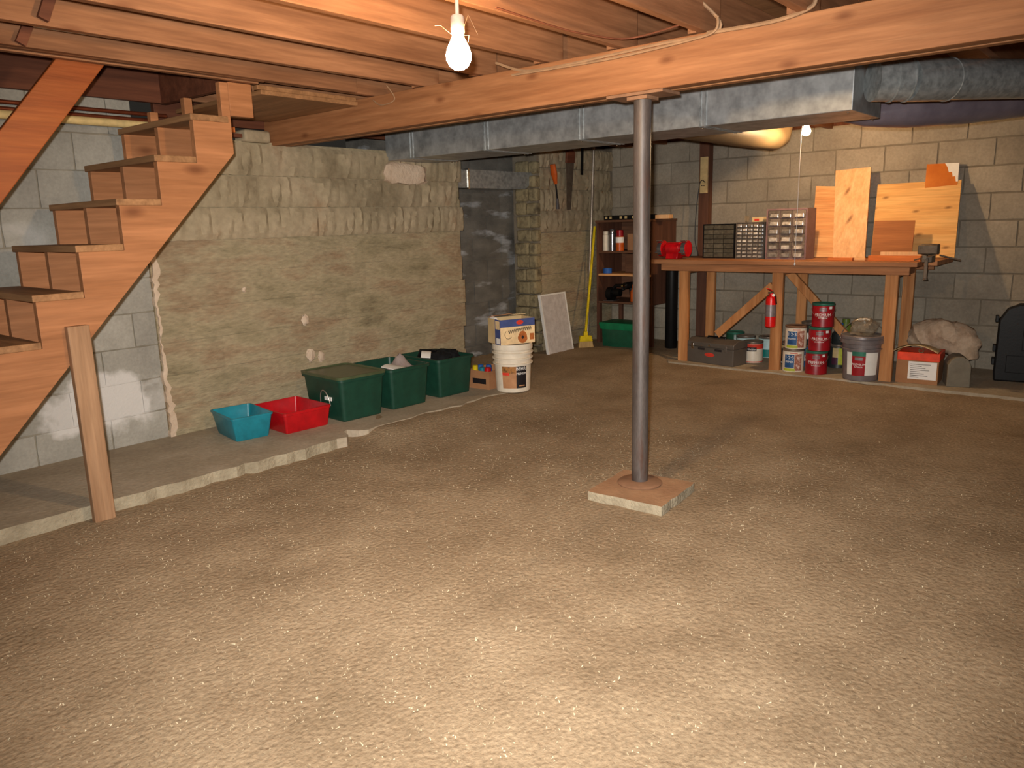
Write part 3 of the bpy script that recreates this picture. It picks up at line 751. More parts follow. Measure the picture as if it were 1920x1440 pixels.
# ------------------------------------------------------------------ bins along the left wall
def tub(t, bx_, by_, tx_, ty_, h, m, rim=.016, r=.03, wall=.006, lip=.014):
    mb = MB()
    rings = [ring(bx_ - .01, by_ - .01, r * .7, 0), ring(bx_, by_, r * .7, .006), ring(tx_, ty_, r, h - lip),
             ring(tx_ + rim * 2, ty_ + rim * 2, r + rim * .6, h - lip * .9), ring(tx_ + rim * 2, ty_ + rim * 2, r + rim * .6, h - .002),
             ring(tx_ + rim * 2 - .006, ty_ + rim * 2 - .006, r + rim * .6, h),
             ring(tx_ - wall, ty_ - wall, r, h), ring(bx_ - wall * 2, by_ - wall * 2, r * .6, .012)]
    mb.loft(rings); return mb.build('tub', m, t)
def bin_at(name, F, R, along, up_, dims, m, lab, cat='storage bin', rim=.016, lip=.014, rz=None, r=.03):
    """F,R: pixel of the front-left and front-right bottom corners"""
    p, q = wz(*F, LZ), wz(*R, LZ)
    a = math.atan2(q.y - p.y, q.x - p.x) if rz is None else rz
    wdt = (q - p).length; wdt = dims[0] or wdt
    c = (p + q) / 2 + Vector((-math.sin(a), math.cos(a), 0)) * (dims[1] / 2)
    t = thing(name, lab, cat, (c.x, c.y, LZ), a)
    tub(t, wdt, dims[1], wdt + dims[3], dims[1] + dims[3], dims[2], m, rim=rim, lip=lip, r=r)
    return t, wdt
tb, _ = bin_at('plastic_bin', (441, 829), (508, 817), 0, 0, (.205, .30, .150, .045), M_teal, 'small open teal plastic bin at the left end of the row', rim=.007, lip=.012, rz=-.16, r=.018)
rb_, _ = bin_at('plastic_bin', (535, 815), (619, 796), 0, 0, (.30, .37, .135, .03), M_red, 'low open red plastic bin between teal and green bins', rim=.005, lip=.02, rz=-.05, r=.016)
g1, w1 = bin_at('storage_tote', (646, 792), (716, 775), 0, 0, (.305, .40, .285, .045), M_green, 'dark green storage tote with flat lid, nearest of three', rim=.014, lip=.02, rz=-.06)
mb = MB(); mb.loft([ring(.385, .475, .04, .283), ring(.39, .48, .045, .300), ring(.36, .45, .04, .302), ring(.345, .435, .035, .294)]); mb.build('lid', M_greenl, g1)
mb = MB(); mb.box(-.171, -.1665, -.10, -.02, .13, .155); mb.build('sticker', M_inkw, g1)
mb = MB(); P = []
for k in range(13):
    a = PI * k / 12; P.append((-.178 - .012 * math.sin(a), -.04 + .055 * math.cos(a), .10 + .10 * math.sin(a)))
mb.tube(P, .003, seg=6); mb.build('bail_handle', M_alu, g1)
g2, _ = bin_at('storage_tote', (736, 769), (801, 754), 0, 0, (.30, .40, .285, .045), M_green, 'open dark green tote holding white papers, middle of three', rim=.014, lip=.02, rz=-.06)
g3, _ = bin_at('storage_tote', (826, 747), (881, 733), 0, 0, (.30, .40, .285, .045), M_green, 'open dark green tote filled with black bags, farthest of three', rim=.014, lip=.02, rz=-.06)
def sheet(nu, nv, fx, name, m, loc, rot, th=.004):
    mb = MB(); vs = []
    for j in range(nv + 1):
        for i in range(nu + 1): vs.append(fx(i / nu, j / nv))
    n = len(vs); vs2 = [(x, y, z - th) for x, y, z in vs]
    fs = [(j * (nu + 1) + i, j * (nu + 1) + i + 1, (j + 1) * (nu + 1) + i + 1, (j + 1) * (nu + 1) + i) for j in range(nv) for i in range(nu)]
    fb = [tuple(q + n for q in reversed(f)) for f in fs]
    per = [i for i in range(nu + 1)] + [j * (nu + 1) + nu for j in range(1, nv + 1)] + [nv * (nu + 1) + i for i in range(nu - 1, -1, -1)] + [j * (nu + 1) for j in range(nv - 1, 0, -1)]
    k = len(per); fe = [(per[i], per[(i + 1) % k], per[(i + 1) % k] + n, per[i] + n) for i in range(k)]
    mb.add(vs + vs2, fs + fb + fe); return mb.build(name, m, loc=loc, rot=rot)
G2 = g2.location; G3 = g3.location
tag(sheet(6, 4, lambda u, v: ((u - .5) * .22, (v - .5) * .16, .012 * math.sin(u * 5)), 'paper_sheet', M_paper, (G2.x + .02, G2.y - .07, LZ + .262), (.12, .06, .3)), 'white paper lying in the middle green tote', 'paper')
tag(sheet(8, 8, lambda u, v: ((u - .5) * .14, (v - .5) * .16, .10 * math.exp(-((u - .5) ** 2 + (v - .5) ** 2) * 7) + .01 * math.sin(u * 9 + v * 7)), 'crumpled_cloth', M_pinkc, (G2.x + .085, G2.y - .01, LZ + .235), (0, 0, .2)), 'pinkish grey crumpled cloth in the middle green tote', 'cloth')
mb = MB(); lump(mb, (0, 0, 0), .06, .06, .1, 1.0)
def bag(loc, r, seed, lb, name='black_bag', m=M_blackc):
    mb = MB(); lump(mb, (0, 0, 0), *r, seed, seg=20, rings=12, jit=.13)
    return tag(mb.build(name, m, loc=loc), lb, 'bag')
bag((G3.x - .045, G3.y - .09, LZ + .262), (.062, .08, .05), 2.0, 'black plastic bag at the left in the far green tote')
bag((G3.x + .075, G3.y - .05, LZ + .262), (.052, .10, .052), 5.0, 'black plastic bag at the right in the far green tote')
mb = MB(); mb.box(-.10, .10, -.008, .008, 0, .11)
tag(mb.build('black_folder', M_black, loc=(G3.x + .0, G3.y + .10, LZ + .215), rot=(.4, .15, -.2), bevel=.003), 'black folder sticking up in the far green tote', 'folder')
tag(sheet(5, 3, lambda u, v: ((u - .5) * .16, (v - .5) * .07, .02 * math.sin(u * 4)), 'white_strip', M_paper, (G3.x - .10, G3.y - .0, LZ + .305), (.1, -.2, .75)), 'white folded paper leaning in the far green tote', 'paper')

# small carton with paint bottles
pF = wz(915, 732, .062)
cb = thing('cardboard_box', 'small open cardboard carton of craft bottles beside the white bucket', 'box', (pF.x + .14, pF.y + .105, .060), .06)
mb = MB(); a, b, h = .14, .105, .145
for (x0, x1, y0, y1) in ((-a, a, -b, -b + .005), (-a, a, b - .005, b), (-a, -a + .005, -b + .005, b - .005), (a - .005, a, -b + .005, b - .005)):
    mb.box(x0, x1, y0, y1, 0, h)
mb.box(-a, a, -b, b, 0, .004); mb.build('carton', M_card, cb, smooth=False)
mb = MB(); mb.box(-a - .001, -a, -.075, .055, .045, .085); mb.build('printed_patch', M_dkl, cb, smooth=False)
for i, (dx, dy, r, hh, m, nm_, lb) in enumerate(((-.098, .06, .022, .075, M_yellow, 'yellow', 0), (-.10, -.01, .024, .060, M_teal, 'teal', 0), (-.098, -.062, .026, .065, M_red, 'red', 0),
                                        (-.045, -.03, .022, .080, M_bluetape, 'blue', 0), (-.045, .05, .022, .07, M_bluetape, 'blue', 0))):
    hz = .10
    mb = MB(); mb.lathe([(0, 0), (r * 1.25, 0), (r * 1.25, hz * .55), (r, hz * .62), (r, hz * .94), (r * .8, hz), (0, hz)], seg=16)
    where = ['at the left corner of', 'in the middle of', 'at the front corner of', 'behind the red one in', 'behind the yellow one in'][i]
    loc = Matrix.Rotation(.06, 3, 'Z') @ Vector((dx, dy, 0))
    tb_ = thing('paint_bottle', f'{nm_} capped craft bottle {where} the cardboard carton', 'bottle', (cb.location.x + loc.x, cb.location.y + loc.y, .066 + hh * .65 + .022), 0, 'craft bottles in the carton')
    mb.build('bottle', m, tb_)

# ------------------------------------------------------------------ buckets, cans
def facing(p): return math.atan2(-p[1], -p[0])
def bucket(name, lab, c, z, r0, r1, h, m, ribs, cat='bucket'):
    t = thing(name, lab, cat, (c[0], c[1], z))
    prof = [(0, 0), (r0 - .006, 0), (r0, .006)]
    def rr(q): return r0 + (r1 - r0) * q / h
    prof += [(rr(h * .5), h * .5)]
    for zr in ribs:
        prof += [(rr(zr - .006), zr - .006), (rr(zr) + .012, zr - .004), (rr(zr) + .012, zr + .004), (rr(zr + .006), zr + .006)]
    prof += [(rr(h - .03), h - .03)]
    mb = MB(); mb.lathe(prof + [(rr(h), h), (rr(h) - .004, h), (r0 - .006, .01), (0, .01)], seg=40); mb.build('pail', m, t)
    return t
bp = wz(962, 737, .062); bc = Vector((bp.x, bp.y, 0)) + Vector((.78, .62, 0)) * .128
wb = bucket('paint_bucket', 'white five-gallon paint bucket with stained label, under the printed carton', bc, .062, .128, .146, .345, M_white, (.215, .255, .295))
mb = MB(); mb.lathe([(0, .350), (.135, .350), (.140, .362), (.150, .362), (.152, .354), (.152, .322), (.148, .318), (.147, .33)], seg=40); mb.build('lid', M_white, wb)
af = facing(bc)
def band(mb, r0, r1, z0, z1, a0, a1, mi=0, seg=14): mb.lathe([(r0, z0), (r1, z1)], seg=seg, a0=a0, a1=a1, mi=mi)
def rb5(z): return .128 + (.146 - .128) * z / .345 + .0012
lab = MB(); band(lab, rb5(.035), rb5(.20), .035, .20, af - .62, af + .18); lo = lab.build('label', M_tanl, wb)
lab = MB(); band(lab, rb5(.035), rb5(.20), .035, .20, af + .18, af + .80); lo2 = lab.build('label', M_dkl, wb, label='black label panel')
lab = MB(); band(lab, rb5(.15) + .001, rb5(.20) + .001, .15, .20, af - .62, af + .14); lab.build('label_print', M_brl, lo)
lab = MB(); band(lab, rb5(.135) + .002, rb5(.155) + .002, .135, .155, af - .60, af - .2); lab.build('label_print', M_redpr, lo)
lab = MB(); bent_text(lab, 'BEHR', .034, rb5(.18) + .002, .182, af + .45); lab.build('lettering', M_inkw, lo2)
lab = MB(); bent_text(lab, 'PREMIUM', .024, rb5(.15) + .002, .145, af + .48, sx=.85); lab.build('lettering', M_inkw, lo2)
lab = MB(); band(lab, rb5(.05) + .002, rb5(.058) + .002, .050, .058, af + .33, af + .68); lab.build('label_print', M_tanl, lo2)
# carton on top of the bucket
zt = .062 + .363
f0, f1 = wz(939, 648, zt), wz(1003, 641, zt)
a = math.atan2(f1.y - f0.y, f1.x - f0.x); LW = (f1 - f0).length
DPx = .20
ctr = (f0 + f1) / 2 + Vector((-math.sin(a), math.cos(a), 0)) * DPx / 2
bxn = thing('printed_carton', 'open carton with blue and cream print and dog picture on the white bucket', 'box', (ctr.x, ctr.y, zt), a)
hx, hy, hh = LW / 2, DPx / 2, .185
mb = MB()
for (x0, x1, y0, y1) in ((-hx, hx, -hy, -hy + .004), (-hx, hx, hy - .004, hy), (-hx, -hx + .004, -hy + .004, hy - .004), (hx - .004, hx, -hy + .004, hy - .004)): mb.box(x0, x1, y0, y1, 0, hh)
mb.box(-hx, hx, -hy, hy, 0, .004); mb.build('carton', M_cardt, bxn, smooth=False)
for (A, B, up) in (((-hx * .2, hy, hh), (hx * .5, hy + .0, hh), 0),):
    mb = MB(); mb.bar((-hx, hy - .03, hh + .012), (hx * .2, hy - .035, hh + .02), .07, .004, up=(0, .2, 1)); mb.build('flap', M_card, bxn, smooth=False)
    mb = MB(); mb.bar((hx * .25, hy - .03, hh + .012), (hx, hy - .03, hh + .008), .07, .004, up=(0, .2, 1)); mb.build('flap', M_cardt, bxn, smooth=False)
fy = -hy - .0012
def panel(x0, x1, z0, z1, m, y=fy, nm='printed_panel'):
    mb = MB(); mb.box(x0, x1, y, y + .001, z0, z1); return mb.build(nm, m, bxn, smooth=False)
panel(-hx, hx, hh * .70, hh, M_bluepr); panel(-hx, hx, 0, hh * .70, M_creampr)
mb = MB(); mb.prism([(hx * .12 + .03 * math.cos(k * .524), hh * .86 + .017 * math.sin(k * .524)) for k in range(12)], 'y', fy - .0015, fy); mb.build('printed_badge', M_redpr, bxn, smooth=False)
# scribbled script lettering, a dog's head and a small picture
mb = MB(); P = []
for k in range(40):
    t = k / 39; P.append((-hx * .55 + t * hx * 1.35, fy - .001, hh * (.50 + .12 * t) + .016 * math.sin(k * 2.1)))
mb.tube(P, .0022, seg=5); mb.build('script_print', M_ink, bxn)
mb = MB(); P = [(-hx * .55 + .03 * math.cos(k * .5 + 2.2), fy - .001, hh * .40 + .032 * math.sin(k * .5 + 2.2)) for k in range(8)]; mb.tube(P, .0018, seg=5); mb.build('script_print', M_ink, bxn)
mb = MB(); mb.prism([(hx * .28 + (.042 if math.sin(k * .393) < 0 else .036) * math.cos(k * .393), hh * .26 + .046 * math.sin(k * .393)) for k in range(16)], 'y', fy - .0015, fy); mb.build('dog_print', M_dogpr, bxn, smooth=False)
mb = MB(); mb.prism([(hx * .27 + .010 * math.cos(k * .785), hh * .25 + .014 * math.sin(k * .785)) for k in range(8)], 'y', fy - .0022, fy); mb.build('dog_print', M_ink, bxn, smooth=False)
panel(hx * .70, hx * .94, hh * .12, hh * .38, M_dogpr, fy - .0012)
# left side panel
fx_ = -hx - .0012
def spanel(y0, y1, z0, z1, m, dx=0):
    mb = MB(); mb.box(fx_ - dx, fx_ + .001, y0, y1, z0, z1); return mb.build('printed_panel', m, bxn, smooth=False)
spanel(-hy, -hy * .15, 0, hh, M_bluepr); spanel(-hy * .9, -hy * .25, hh * .62, hh * .95, M_creampr, .0008); spanel(-hy * .9, -hy * .35, hh * .04, hh * .26, M_inkw, .0008)
# roll of paper inside the carton
mb = MB(); mb.tube([(-hx * .80, .03, hh - .01), (-hx * .80, .085, hh + .002)], .017, seg=14, mi=0); mb.tube([(-hx * .80, .029, hh - .01), (-hx * .80, .0295, hh - .01)], .009, seg=10, mi=1)
Mz = Matrix.Translation((ctr.x, ctr.y, zt)) @ Matrix.Rotation(a, 4, 'Z')
o = mb.build('paper_roll', [M_paper, M_ink]); o.matrix_world = Mz; tag(o, 'white rolled paper sticking out of the printed carton', 'paper roll')

# furnace filter leaning on the wall
f0, f1 = wz(1030, 671, .036), wz(1081, 659, .036)
ft = thing('furnace_filter', 'flat whitish furnace filter leaning against the wall beside the broom', 'filter', ((f0.x + f1.x) / 2, 4.40, .036), 0)
ft.rotation_euler = (-.17, .0, 0)
hw, hf = .205, .60
mb = MB(); mb.box(-hw + .012, hw - .012, .004, .022, .012, hf - .012); mb.build('media', M_filter, ft, smooth=False)
mb = MB()
for (x0, x1, z0, z1) in ((-hw, -hw + .014, 0, hf), (hw - .014, hw, 0, hf), (-hw + .014, hw - .014, 0, .014), (-hw + .014, hw - .014, hf - .014, hf)): mb.box(x0, x1, 0, .026, z0, z1)
mb.build('frame', M_paper, ft, smooth=False)
for s in (1, -1):
    mb = MB(); mb.bar((-s * (hw - .02), .003, .03), (s * (hw - .02), .003, hf - .03), .014, .002, up=(0, 1, 0)); mb.build('brace', M_filter, ft)

# broom
b0 = wz(1098, 656, .036); bt = wy(1115, 425, 4.50)
br = thing('broom', 'yellow-handled broom standing by the wooden shelf', 'broom', (b0.x, b0.y, .036), 0)
hd = Vector(bt) - Vector((b0.x, b0.y, .17)); top = Vector((b0.x, b0.y, .17)) + hd * 1.0
mb = MB(); mb.tube([Vector((0, 0, .15)), Vector(top) - Vector((b0.x, b0.y, .036))], .013, seg=14); mb.build('handle', M_yellow, br)
dr = Vector((-.63, .77, 0))
def bprism(w0, w1, z0, z1, th, m, nm_):
    mb = MB(); u = Vector((.766, -.643, 0)); n_ = Vector((.643, .766, 0)); vs = []
    for w_, z in ((w0, z0), (w1, z1)):
        for i, j in ((-1, -1), (1, -1), (1, 1), (-1, 1)): vs.append(u * (w_ / 2 * i) + n_ * (th / 2 * j) + Vector((0, 0, z)))
    mb.add(vs, [(3, 2, 1, 0), (4, 5, 6, 7), (0, 1, 5, 4), (1, 2, 6, 5), (2, 3, 7, 6), (3, 0, 4, 7)]); mb.build(nm_, m, br, bevel=.004)
bprism(.165, .135, 0, .09, .045, M_straw, 'bristles'); bprism(.138, .115, .088, .145, .05, M_yellow, 'cap'); bprism(.045, .035, .144, .19, .04, M_yellow, 'ferrule')
# aluminium pole
p0, p1 = wy(1101, 610, 4.52), wy(1114, 276, 4.535)
mb = MB(); mb.tube([(p0.x, 4.52, .04), (p1.x, 4.54, p1.z)], .013, seg=12)
tag(mb.build('metal_pole', M_alu), 'tall thin pale metal pole leaning on the wall behind the broom', 'pole')

# tools hanging on the wall
Yt = 4.545
mb = MB(); p = [wy(1036, 308, Yt), wy(1042, 345, Yt), wy(1045, 372, Yt)]
tm = thing('hanging_tool', 'orange-handled tool with a thin shaft hanging on the wall left of the saw', 'tool', tuple(p[1]))
mb.tube([p[0] - p[1], (p[0] - p[1]) * .5, (0, 0, 0)], [.030, .036, .018], seg=12, flat=.6); mb.build('handle', M_orange, tm)
mb = MB(); mb.tube([(0, 0, 0), p[2] - p[1]], .008, seg=8); mb.build('shaft', M_black, tm)
q = wy(1046, 392, Yt); mb = MB(); mb.tube([p[2] - p[1], q - p[1]], [.012, .018], seg=8); mb.build('tip', M_graycan, tm)
s0, s1, s2, s3 = wy(1061, 305, Yt), wy(1076, 305, Yt), wy(1070, 393, Yt), wy(1063, 394, Yt)
sw = thing('hand_saw', 'dark hand saw hanging blade-down on the wall', 'saw', ((s0.x + s1.x) / 2, Yt, s0.z))
mb = MB(); mb.prism([(q.x - sw.location.x, q.z - sw.location.z) for q in (s0, s1, s2, s3)], 'y', -.002, .002); mb.build('blade', M_visem, sw, smooth=False)
mb = MB(); w_ = (s1.x - s0.x) / 2; mb.prism([(-w_, 0), (w_, 0), (w_ * 1.2, .10), (w_ * .5, .13), (-w_ * .8, .11)], 'y', -.012, .012); mb.build('handle', M_dwood, sw, bevel=.004)
s0, s1 = wy(1092, 272, Yt), wy(1091, 328, Yt)
mb = MB(); mb.bar(s0, s1, .03, .012, up=(0, 1, 0)); tag(mb.build('hanging_bar', M_black, smooth=False), 'short black bar hanging on the wall beside the pole', 'bar')

# ------------------------------------------------------------------ shelf unit in the corner
SX0, SX1 = 6.64, 7.10
sy1 = wx(1119, 640, SX0).y; sy0 = wx(1224, 500, SX0).y
ztop = wx(1180, 416, SX0).z; z1_ = wx(1160, 471, SX0).z; z2_ = wx(1160, 514, SX0).z; z3_ = wx(1160, 566, SX0).z
SF = .040
su = thing('shelf_unit', 'dark stained wooden shelf unit standing in the corner', 'shelf', ((SX0 + SX1) / 2, (sy0 + sy1) / 2, SF))
def sp(x0, x1, y0, y1, za, zb, nm_, m):
    mb = MB(); mb.box(x0 - su.location.x, x1 - su.location.x, y0 - su.location.y, y1 - su.location.y, za - SF, zb - SF); return mb.build(nm_, m, su, smooth=False, bevel=.002)
sp(SX0, SX1, sy1 - .02, sy1, z3_ - .02, ztop, 'side_panel', M_shelf); sp(SX0, SX1, sy0, sy0 + .02, z3_ - .02, ztop, 'side_panel', M_shelf)
sp(SX0 - .01, SX1, sy0 - .01, sy1 + .01, ztop, ztop + .022, 'top_board', M_shelfy)
for z, m in ((z1_, M_shelfy), (z2_, M_pineb), (z3_, M_shelfy)): sp(SX0 + .004, SX1 - .012, sy0 + .02, sy1 - .02, z - .02, z, 'shelf_board', m)
sp(SX1 - .012, SX1, sy0 + .02, sy1 - .02, z3_ - .02, ztop, 'back_panel', M_shelfy)
for x in (SX0, SX1 - .04):
    for y in (sy0, sy1 - .04): sp(x, x + .04, y, y + .04, SF, z3_ - .02, 'leg', M_shelf)
def can(name, lab, p, r, h, m, capm=None, cat='can', group=None, caph=.18, rim=None):
    t = thing(name, lab, cat, (p[0], p[1], p[2]), 0, group)
    if capm:
        mb = MB(); mb.lathe([(0, 0), (r, 0), (r, h * (1 - caph) - .004), (r * .8, h * (1 - caph)), (0, h * (1 - caph))], seg=20); mb.build('body', m, t)
        mb = MB(); mb.lathe([(0, h * (1 - caph)), (r * .86, h * (1 - caph)), (r * .86, h - .003), (r * .8, h), (0, h)], seg=20); mb.build('cap', capm, t)
    else:
        mb = MB(); mb.lathe([(0, 0), (r, 0), (r, h), (r * .9, h), (r * .9, h - .004), (0, h - .004)], seg=20); mb.build('body', m, t)
    return t
Xs = SX0 + .09
def shelfpos(px, z): q = wx(px, 460, Xs); return (Xs, q.y, z + .001)
can('spray_can', 'white spray can on the top shelf of the wooden unit', shelfpos(1136, z1_), .031, .195, M_white, M_white)
can('spray_can', 'silver spray can between the white and the red can', shelfpos(1148, z1_), .030, .215, M_graycan, M_graycan)
rc = can('solvent_can', 'red and orange can with a white band on the top shelf', shelfpos(1162, z1_ + .0), .042, .205, M_orange, M_redcan, caph=.3)
mb = MB(); mb.lathe([(.0425, .08), (.0425, .135)], seg=20); mb.build('white_band', M_inkw, rc)
mb = MB(); mb.box(-.06, .06, -.055, .055, 0, .165)
p = shelfpos(1176, z1_); tag(mb.build('small_carton', M_card, loc=(p[0] + .12, p[1] - .02, p[2]), bevel=.003, smooth=False), 'brown carton behind the cans on the top shelf', 'box')
p = shelfpos(1170, z2_); mb = MB(); mb.box(-.02, .1, -.06, .06, 0, .19); tag(mb.build('flat_carton', M_shelfy, loc=(p[0] + .14, p[1], p[2]), bevel=.003, smooth=False), 'brown wooden box on the middle shelf behind the blue tape', 'box')
p = shelfpos(1139, z2_); mb = MB(); mb.lathe([(.028, 0), (.045, 0), (.045, .05), (.028, .05), (.028, 0)], seg=24); tag(mb.build('tape_roll', M_bluetape, loc=p), 'blue tape roll on the middle shelf', 'tape')
# power tool and drill on the lowest shelf
p = shelfpos(1146, z3_); pt_ = thing('power_saw', 'dark circular saw lying on the lowest shelf', 'power tool', p)
mb = MB(); mb.tube([(0, .03, .07), (0, -.03, .07)], .068, seg=20); mb.build('blade_guard', M_black, pt_)
mb = MB(); mb.tube([(0, -.03, .085), (0, -.11, .085)], .04, seg=16); mb.build('motor', M_black, pt_)
mb = MB(); mb.tube([(0, 0, .10), (0, -.06, .155), (0, -.13, .16), (0, -.15, .11)], .017, seg=10); mb.build('handle', M_black, pt_)
mb = MB(); mb.box(-.06, .06, -.06, .06, 0, .006); mb.build('base_shoe', M_graycan, pt_, smooth=False)
p = shelfpos(1180, z3_); dt = thing('power_drill', 'black drill beside the circular saw on the lowest shelf', 'power tool', p)
mb = MB(); mb.tube([(-.05, .02, .16), (.09, -.01, .16)], .034, seg=14); mb.build('motor', M_black, dt)
mb = MB(); mb.tube([(.03, 0, .15), (.05, -.005, .012)], .02, seg=10); mb.build('handle', M_black, dt)
mb = MB(); mb.tube([(-.05, .02, .16), (-.09, .028, .16)], [.018, .012], seg=10); mb.build('chuck', M_chrome, dt)
p = shelfpos(1188, z3_); mb = MB(); mb.lathe([(0, 0), (.03, 0), (.03, .1), (.012, .13), (.012, .17), (0, .17)], seg=14); tag(mb.build('orange_bottle', M_orange, loc=p), 'orange bottle behind the steel column on the lowest shelf', 'bottle')
# things on top of the unit
q0, q1 = wx(1134, 412, SX0 + .05), wx(1228, 413, SX0 + .05)
lv = thing('spirit_level', 'long black level with pale marks lying on the shelf unit', 'level', (SX0 + .06, (q0.y + q1.y) / 2, ztop + .022))
L2 = abs(q0.y - q1.y) / 2
mb = MB(); mb.box(-.03, .03, -L2, L2, 0, .045); mb.build('body', M_black, lv, smooth=False, bevel=.003)
for yy in (.9, .72, .3, .1, -.2, -.5):
    mb = MB(); mb.box(-.032, -.03, L2 * yy - .015, L2 * yy + .012, .012, .034); mb.build('mark', M_cream, lv, smooth=False)
mb = MB(); q0, q1 = wx(1231, 413, SX0 + .05), wx(1257, 413, SX0 + .05); mb.box(SX0 + .02, SX0 + .10, q1.y, q0.y, ztop + .022, ztop + .06)
tag(mb.build('wood_offcut', M_pine, smooth=False, bevel=.003), 'pale wooden offcut on the right end of the shelf unit', 'wood block')
# green file box under the shelf
ga, gbq = wz(1126, 652, SF), wz(1192, 658, SF)
gf = thing('file_box', 'dark green plastic file box with bright green lid under the shelf', 'box', ((ga.x + gbq.x) / 2 + .14, (ga.y + gbq.y) / 2, SF), math.atan2(ga.y - gbq.y, ga.x - gbq.x) - PI / 2)
gw = (ga - gbq).length
mb = MB(); mb.loft([ring(.27, gw - .03, .015, 0), ring(.28, gw - .01, .015, .21)]); mb.build('body', M_greenf, gf)
mb = MB(); mb.loft([ring(.29, gw + .02, .015, .195), ring(.31, gw + .05, .02, .25), ring(.30, gw + .04, .02, .262), ring(.24, gw - .03, .02, .264)]); mb.build('lid', M_greenb, gf)
# black drain tube
p = wz(1252, 657, BZ); mb = MB(); mb.lathe([(0, .003), (.056, .003), (.058, .006), (.058, .93), (.052, .93), (.052, .02), (0, .02)], seg=24)
tag(mb.build('black_tube', M_black, loc=(p.x + .06, p.y, .037)), 'tall black tube standing between shelf unit and workbench', 'tube')

# wooden post with outlet on the back wall
py_ = wx(1321, 400, 7.06).y
wpst = thing('wall_post', 'brown wooden post against the block wall behind the bench', 'post', (7.07, py_, BZ))
mb = MB(); mb.box(-.045, .045, -.05, .05, 0, 1.985); mb.build('stud', M_shelf, wpst, smooth=False, bevel=.003)
o0, o1 = wx(1324, 362, 7.02), wx(1324, 294, 7.02)
ob = thing('outlet_board', 'cream outlet board on the brown wall post', 'electrical outlet', (7.02, py_ - .01, o0.z))
mb = MB(); mb.box(-.018, .004, -.038, .038, 0, o1.z - o0.z); mb.build('board', M_cream, ob, smooth=False, bevel=.003)
mb = MB(); mb.tube([(-.019, .004, .075), (-.024, .004, .075)], .02, seg=16); mb.build('outlet', M_cream, ob)
for dy in (-.009, .012):
    mb = MB(); mb.tube([(-.0245, dy, .07), (-.026, dy, .07)], .006, seg=8); mb.build('socket_hole', M_ink, ob)
co = cable([wx(1322, 342, 6.985), wx(1316, 338, 6.98), wx(1311, 350, 6.98), wx(1305, 400, 6.98), wx(1303, 450, 6.98), wx(1309, 480, 6.96), wx(1296, 484, 6.9)], .004, 'black cord hanging from the outlet board to the bench', M_blackw, 'cord')
co.parent = ob; co.location = -ob.location; del co['label']; del co['category']

# ------------------------------------------------------------------ workbench
BX0, BX1 = 6.20, 6.92
BY1, BY0 = wx(1232, 490, BX0).y, 1.40
BT = .945
wbn = thing('workbench', 'long rough wooden workbench along the block wall', 'workbench', ((BX0 + BX1) / 2, (BY0 + BY1) / 2, BZ))
def wbp(x0, x1, y0, y1, za, zb, nm_, m, bev=.003):
    mb = MB(); cx, cy = (x0 + x1) / 2, (y0 + y1) / 2
    mb.box(x0 - cx, x1 - cx, y0 - cy, y1 - cy, 0, zb - za)
    return mb.build(nm_, m, wbn, smooth=False, bevel=bev, loc=(cx - wbn.location.x, cy - wbn.location.y, za - BZ))
xw = BX0
for k in range(4): wbp(BX0 + k * .18 + (.0 if k else -.02), BX0 + k * .18 + .178, BY0 - (.12 if k else .03), BY1 + .05, BT - .035, BT, 'top_plank', M_benchy)
wbp(BX0 - .015, BX0 + .023, BY0 + .02, BY1 - .05, BT - .095, BT - .036, 'apron', M_benchy)
wbp(BX1 - .06, BX1 - .022, BY0, BY1 - .05, BT - .095, BT - .036, 'apron', M_benchy)
legs = [wx(1281, 600, BX0 + .03).y, wx(1455, 600, BX0 + .03).y, wx(1666, 610, BX0 + .03).y]
for y in legs:
    wbp(BX0 + .024, BX0 + .062, y - .045, y + .045, BZ - .002, BT - .037, 'leg', M_bench)
    wbp(BX0 + .0625, BX1 - .0625, y - .019, y + .019, BT - .12, BT - .04, 'cross_rail', M_benchy)
for px in (1333, 1504, 1702):
    y = wx(px, 560, BX1 - .08).y; wbp(BX1 - .10, BX1 - .062, y - .042, y + .042, BZ - .002, BT - .037, 'leg', M_bench)
def brace(a, b, X):
    A, B = wx(*a, X), wx(*b, X); mb = MB(); mb.bar(A - wbn.location, B - wbn.location, .036, .068, up=(0, (B - A).z, -(B - A).y)); mb.build('brace', M_bench, wbn, smooth=False, bevel=.003)
brace((1345, 627), (1450, 535), BX0 + .085); brace((1478, 508), (1600, 645), BX0 + .30)

# fire extinguisher on the middle leg
ex0, ex1 = wx(1447, 613, 6.17), wx(1450, 540, 6.17)
ey = (ex0.y + ex1.y) / 2 + .01
fx = thing('fire_extinguisher', 'small red fire extinguisher with silver label hung on bench leg', 'fire extinguisher', (6.16, ey, ex0.z))
he = ex1.z - ex0.z
mb = MB(); mb.lathe([(0, 0), (.036, 0), (.043, .008), (.043, he * .70), (.036, he * .78), (.016, he * .82), (.016, he * .88), (0, he * .88)], seg=24); mb.build('cylinder', M_extred, fx)
mb = MB(); mb.lathe([(.0435, he * .28), (.0435, he * .58)], seg=24); mb.build('label', M_silverl, fx)
mb = MB(); mb.box(-.045, .02, -.012, .012, he * .87, he * .91); mb.build('valve', M_visem, fx, bevel=.003)
mb = MB(); mb.bar((.01, 0, he * .92), (-.06, .01, he * 1.0), .02, .006); mb.build('lever', M_extred, fx)
mb = MB(); mb.tube([(-.03, -.03, he * .83), (-.035, -.031, he * .83)], .012, seg=12); mb.build('gauge', M_inkw, fx)
mb = MB(); mb.tube([(0, -.015, he * .88), (-.02, -.045, he * .8), (-.015, -.05, he * .6)], .006, seg=8); mb.build('hose', M_black, fx)

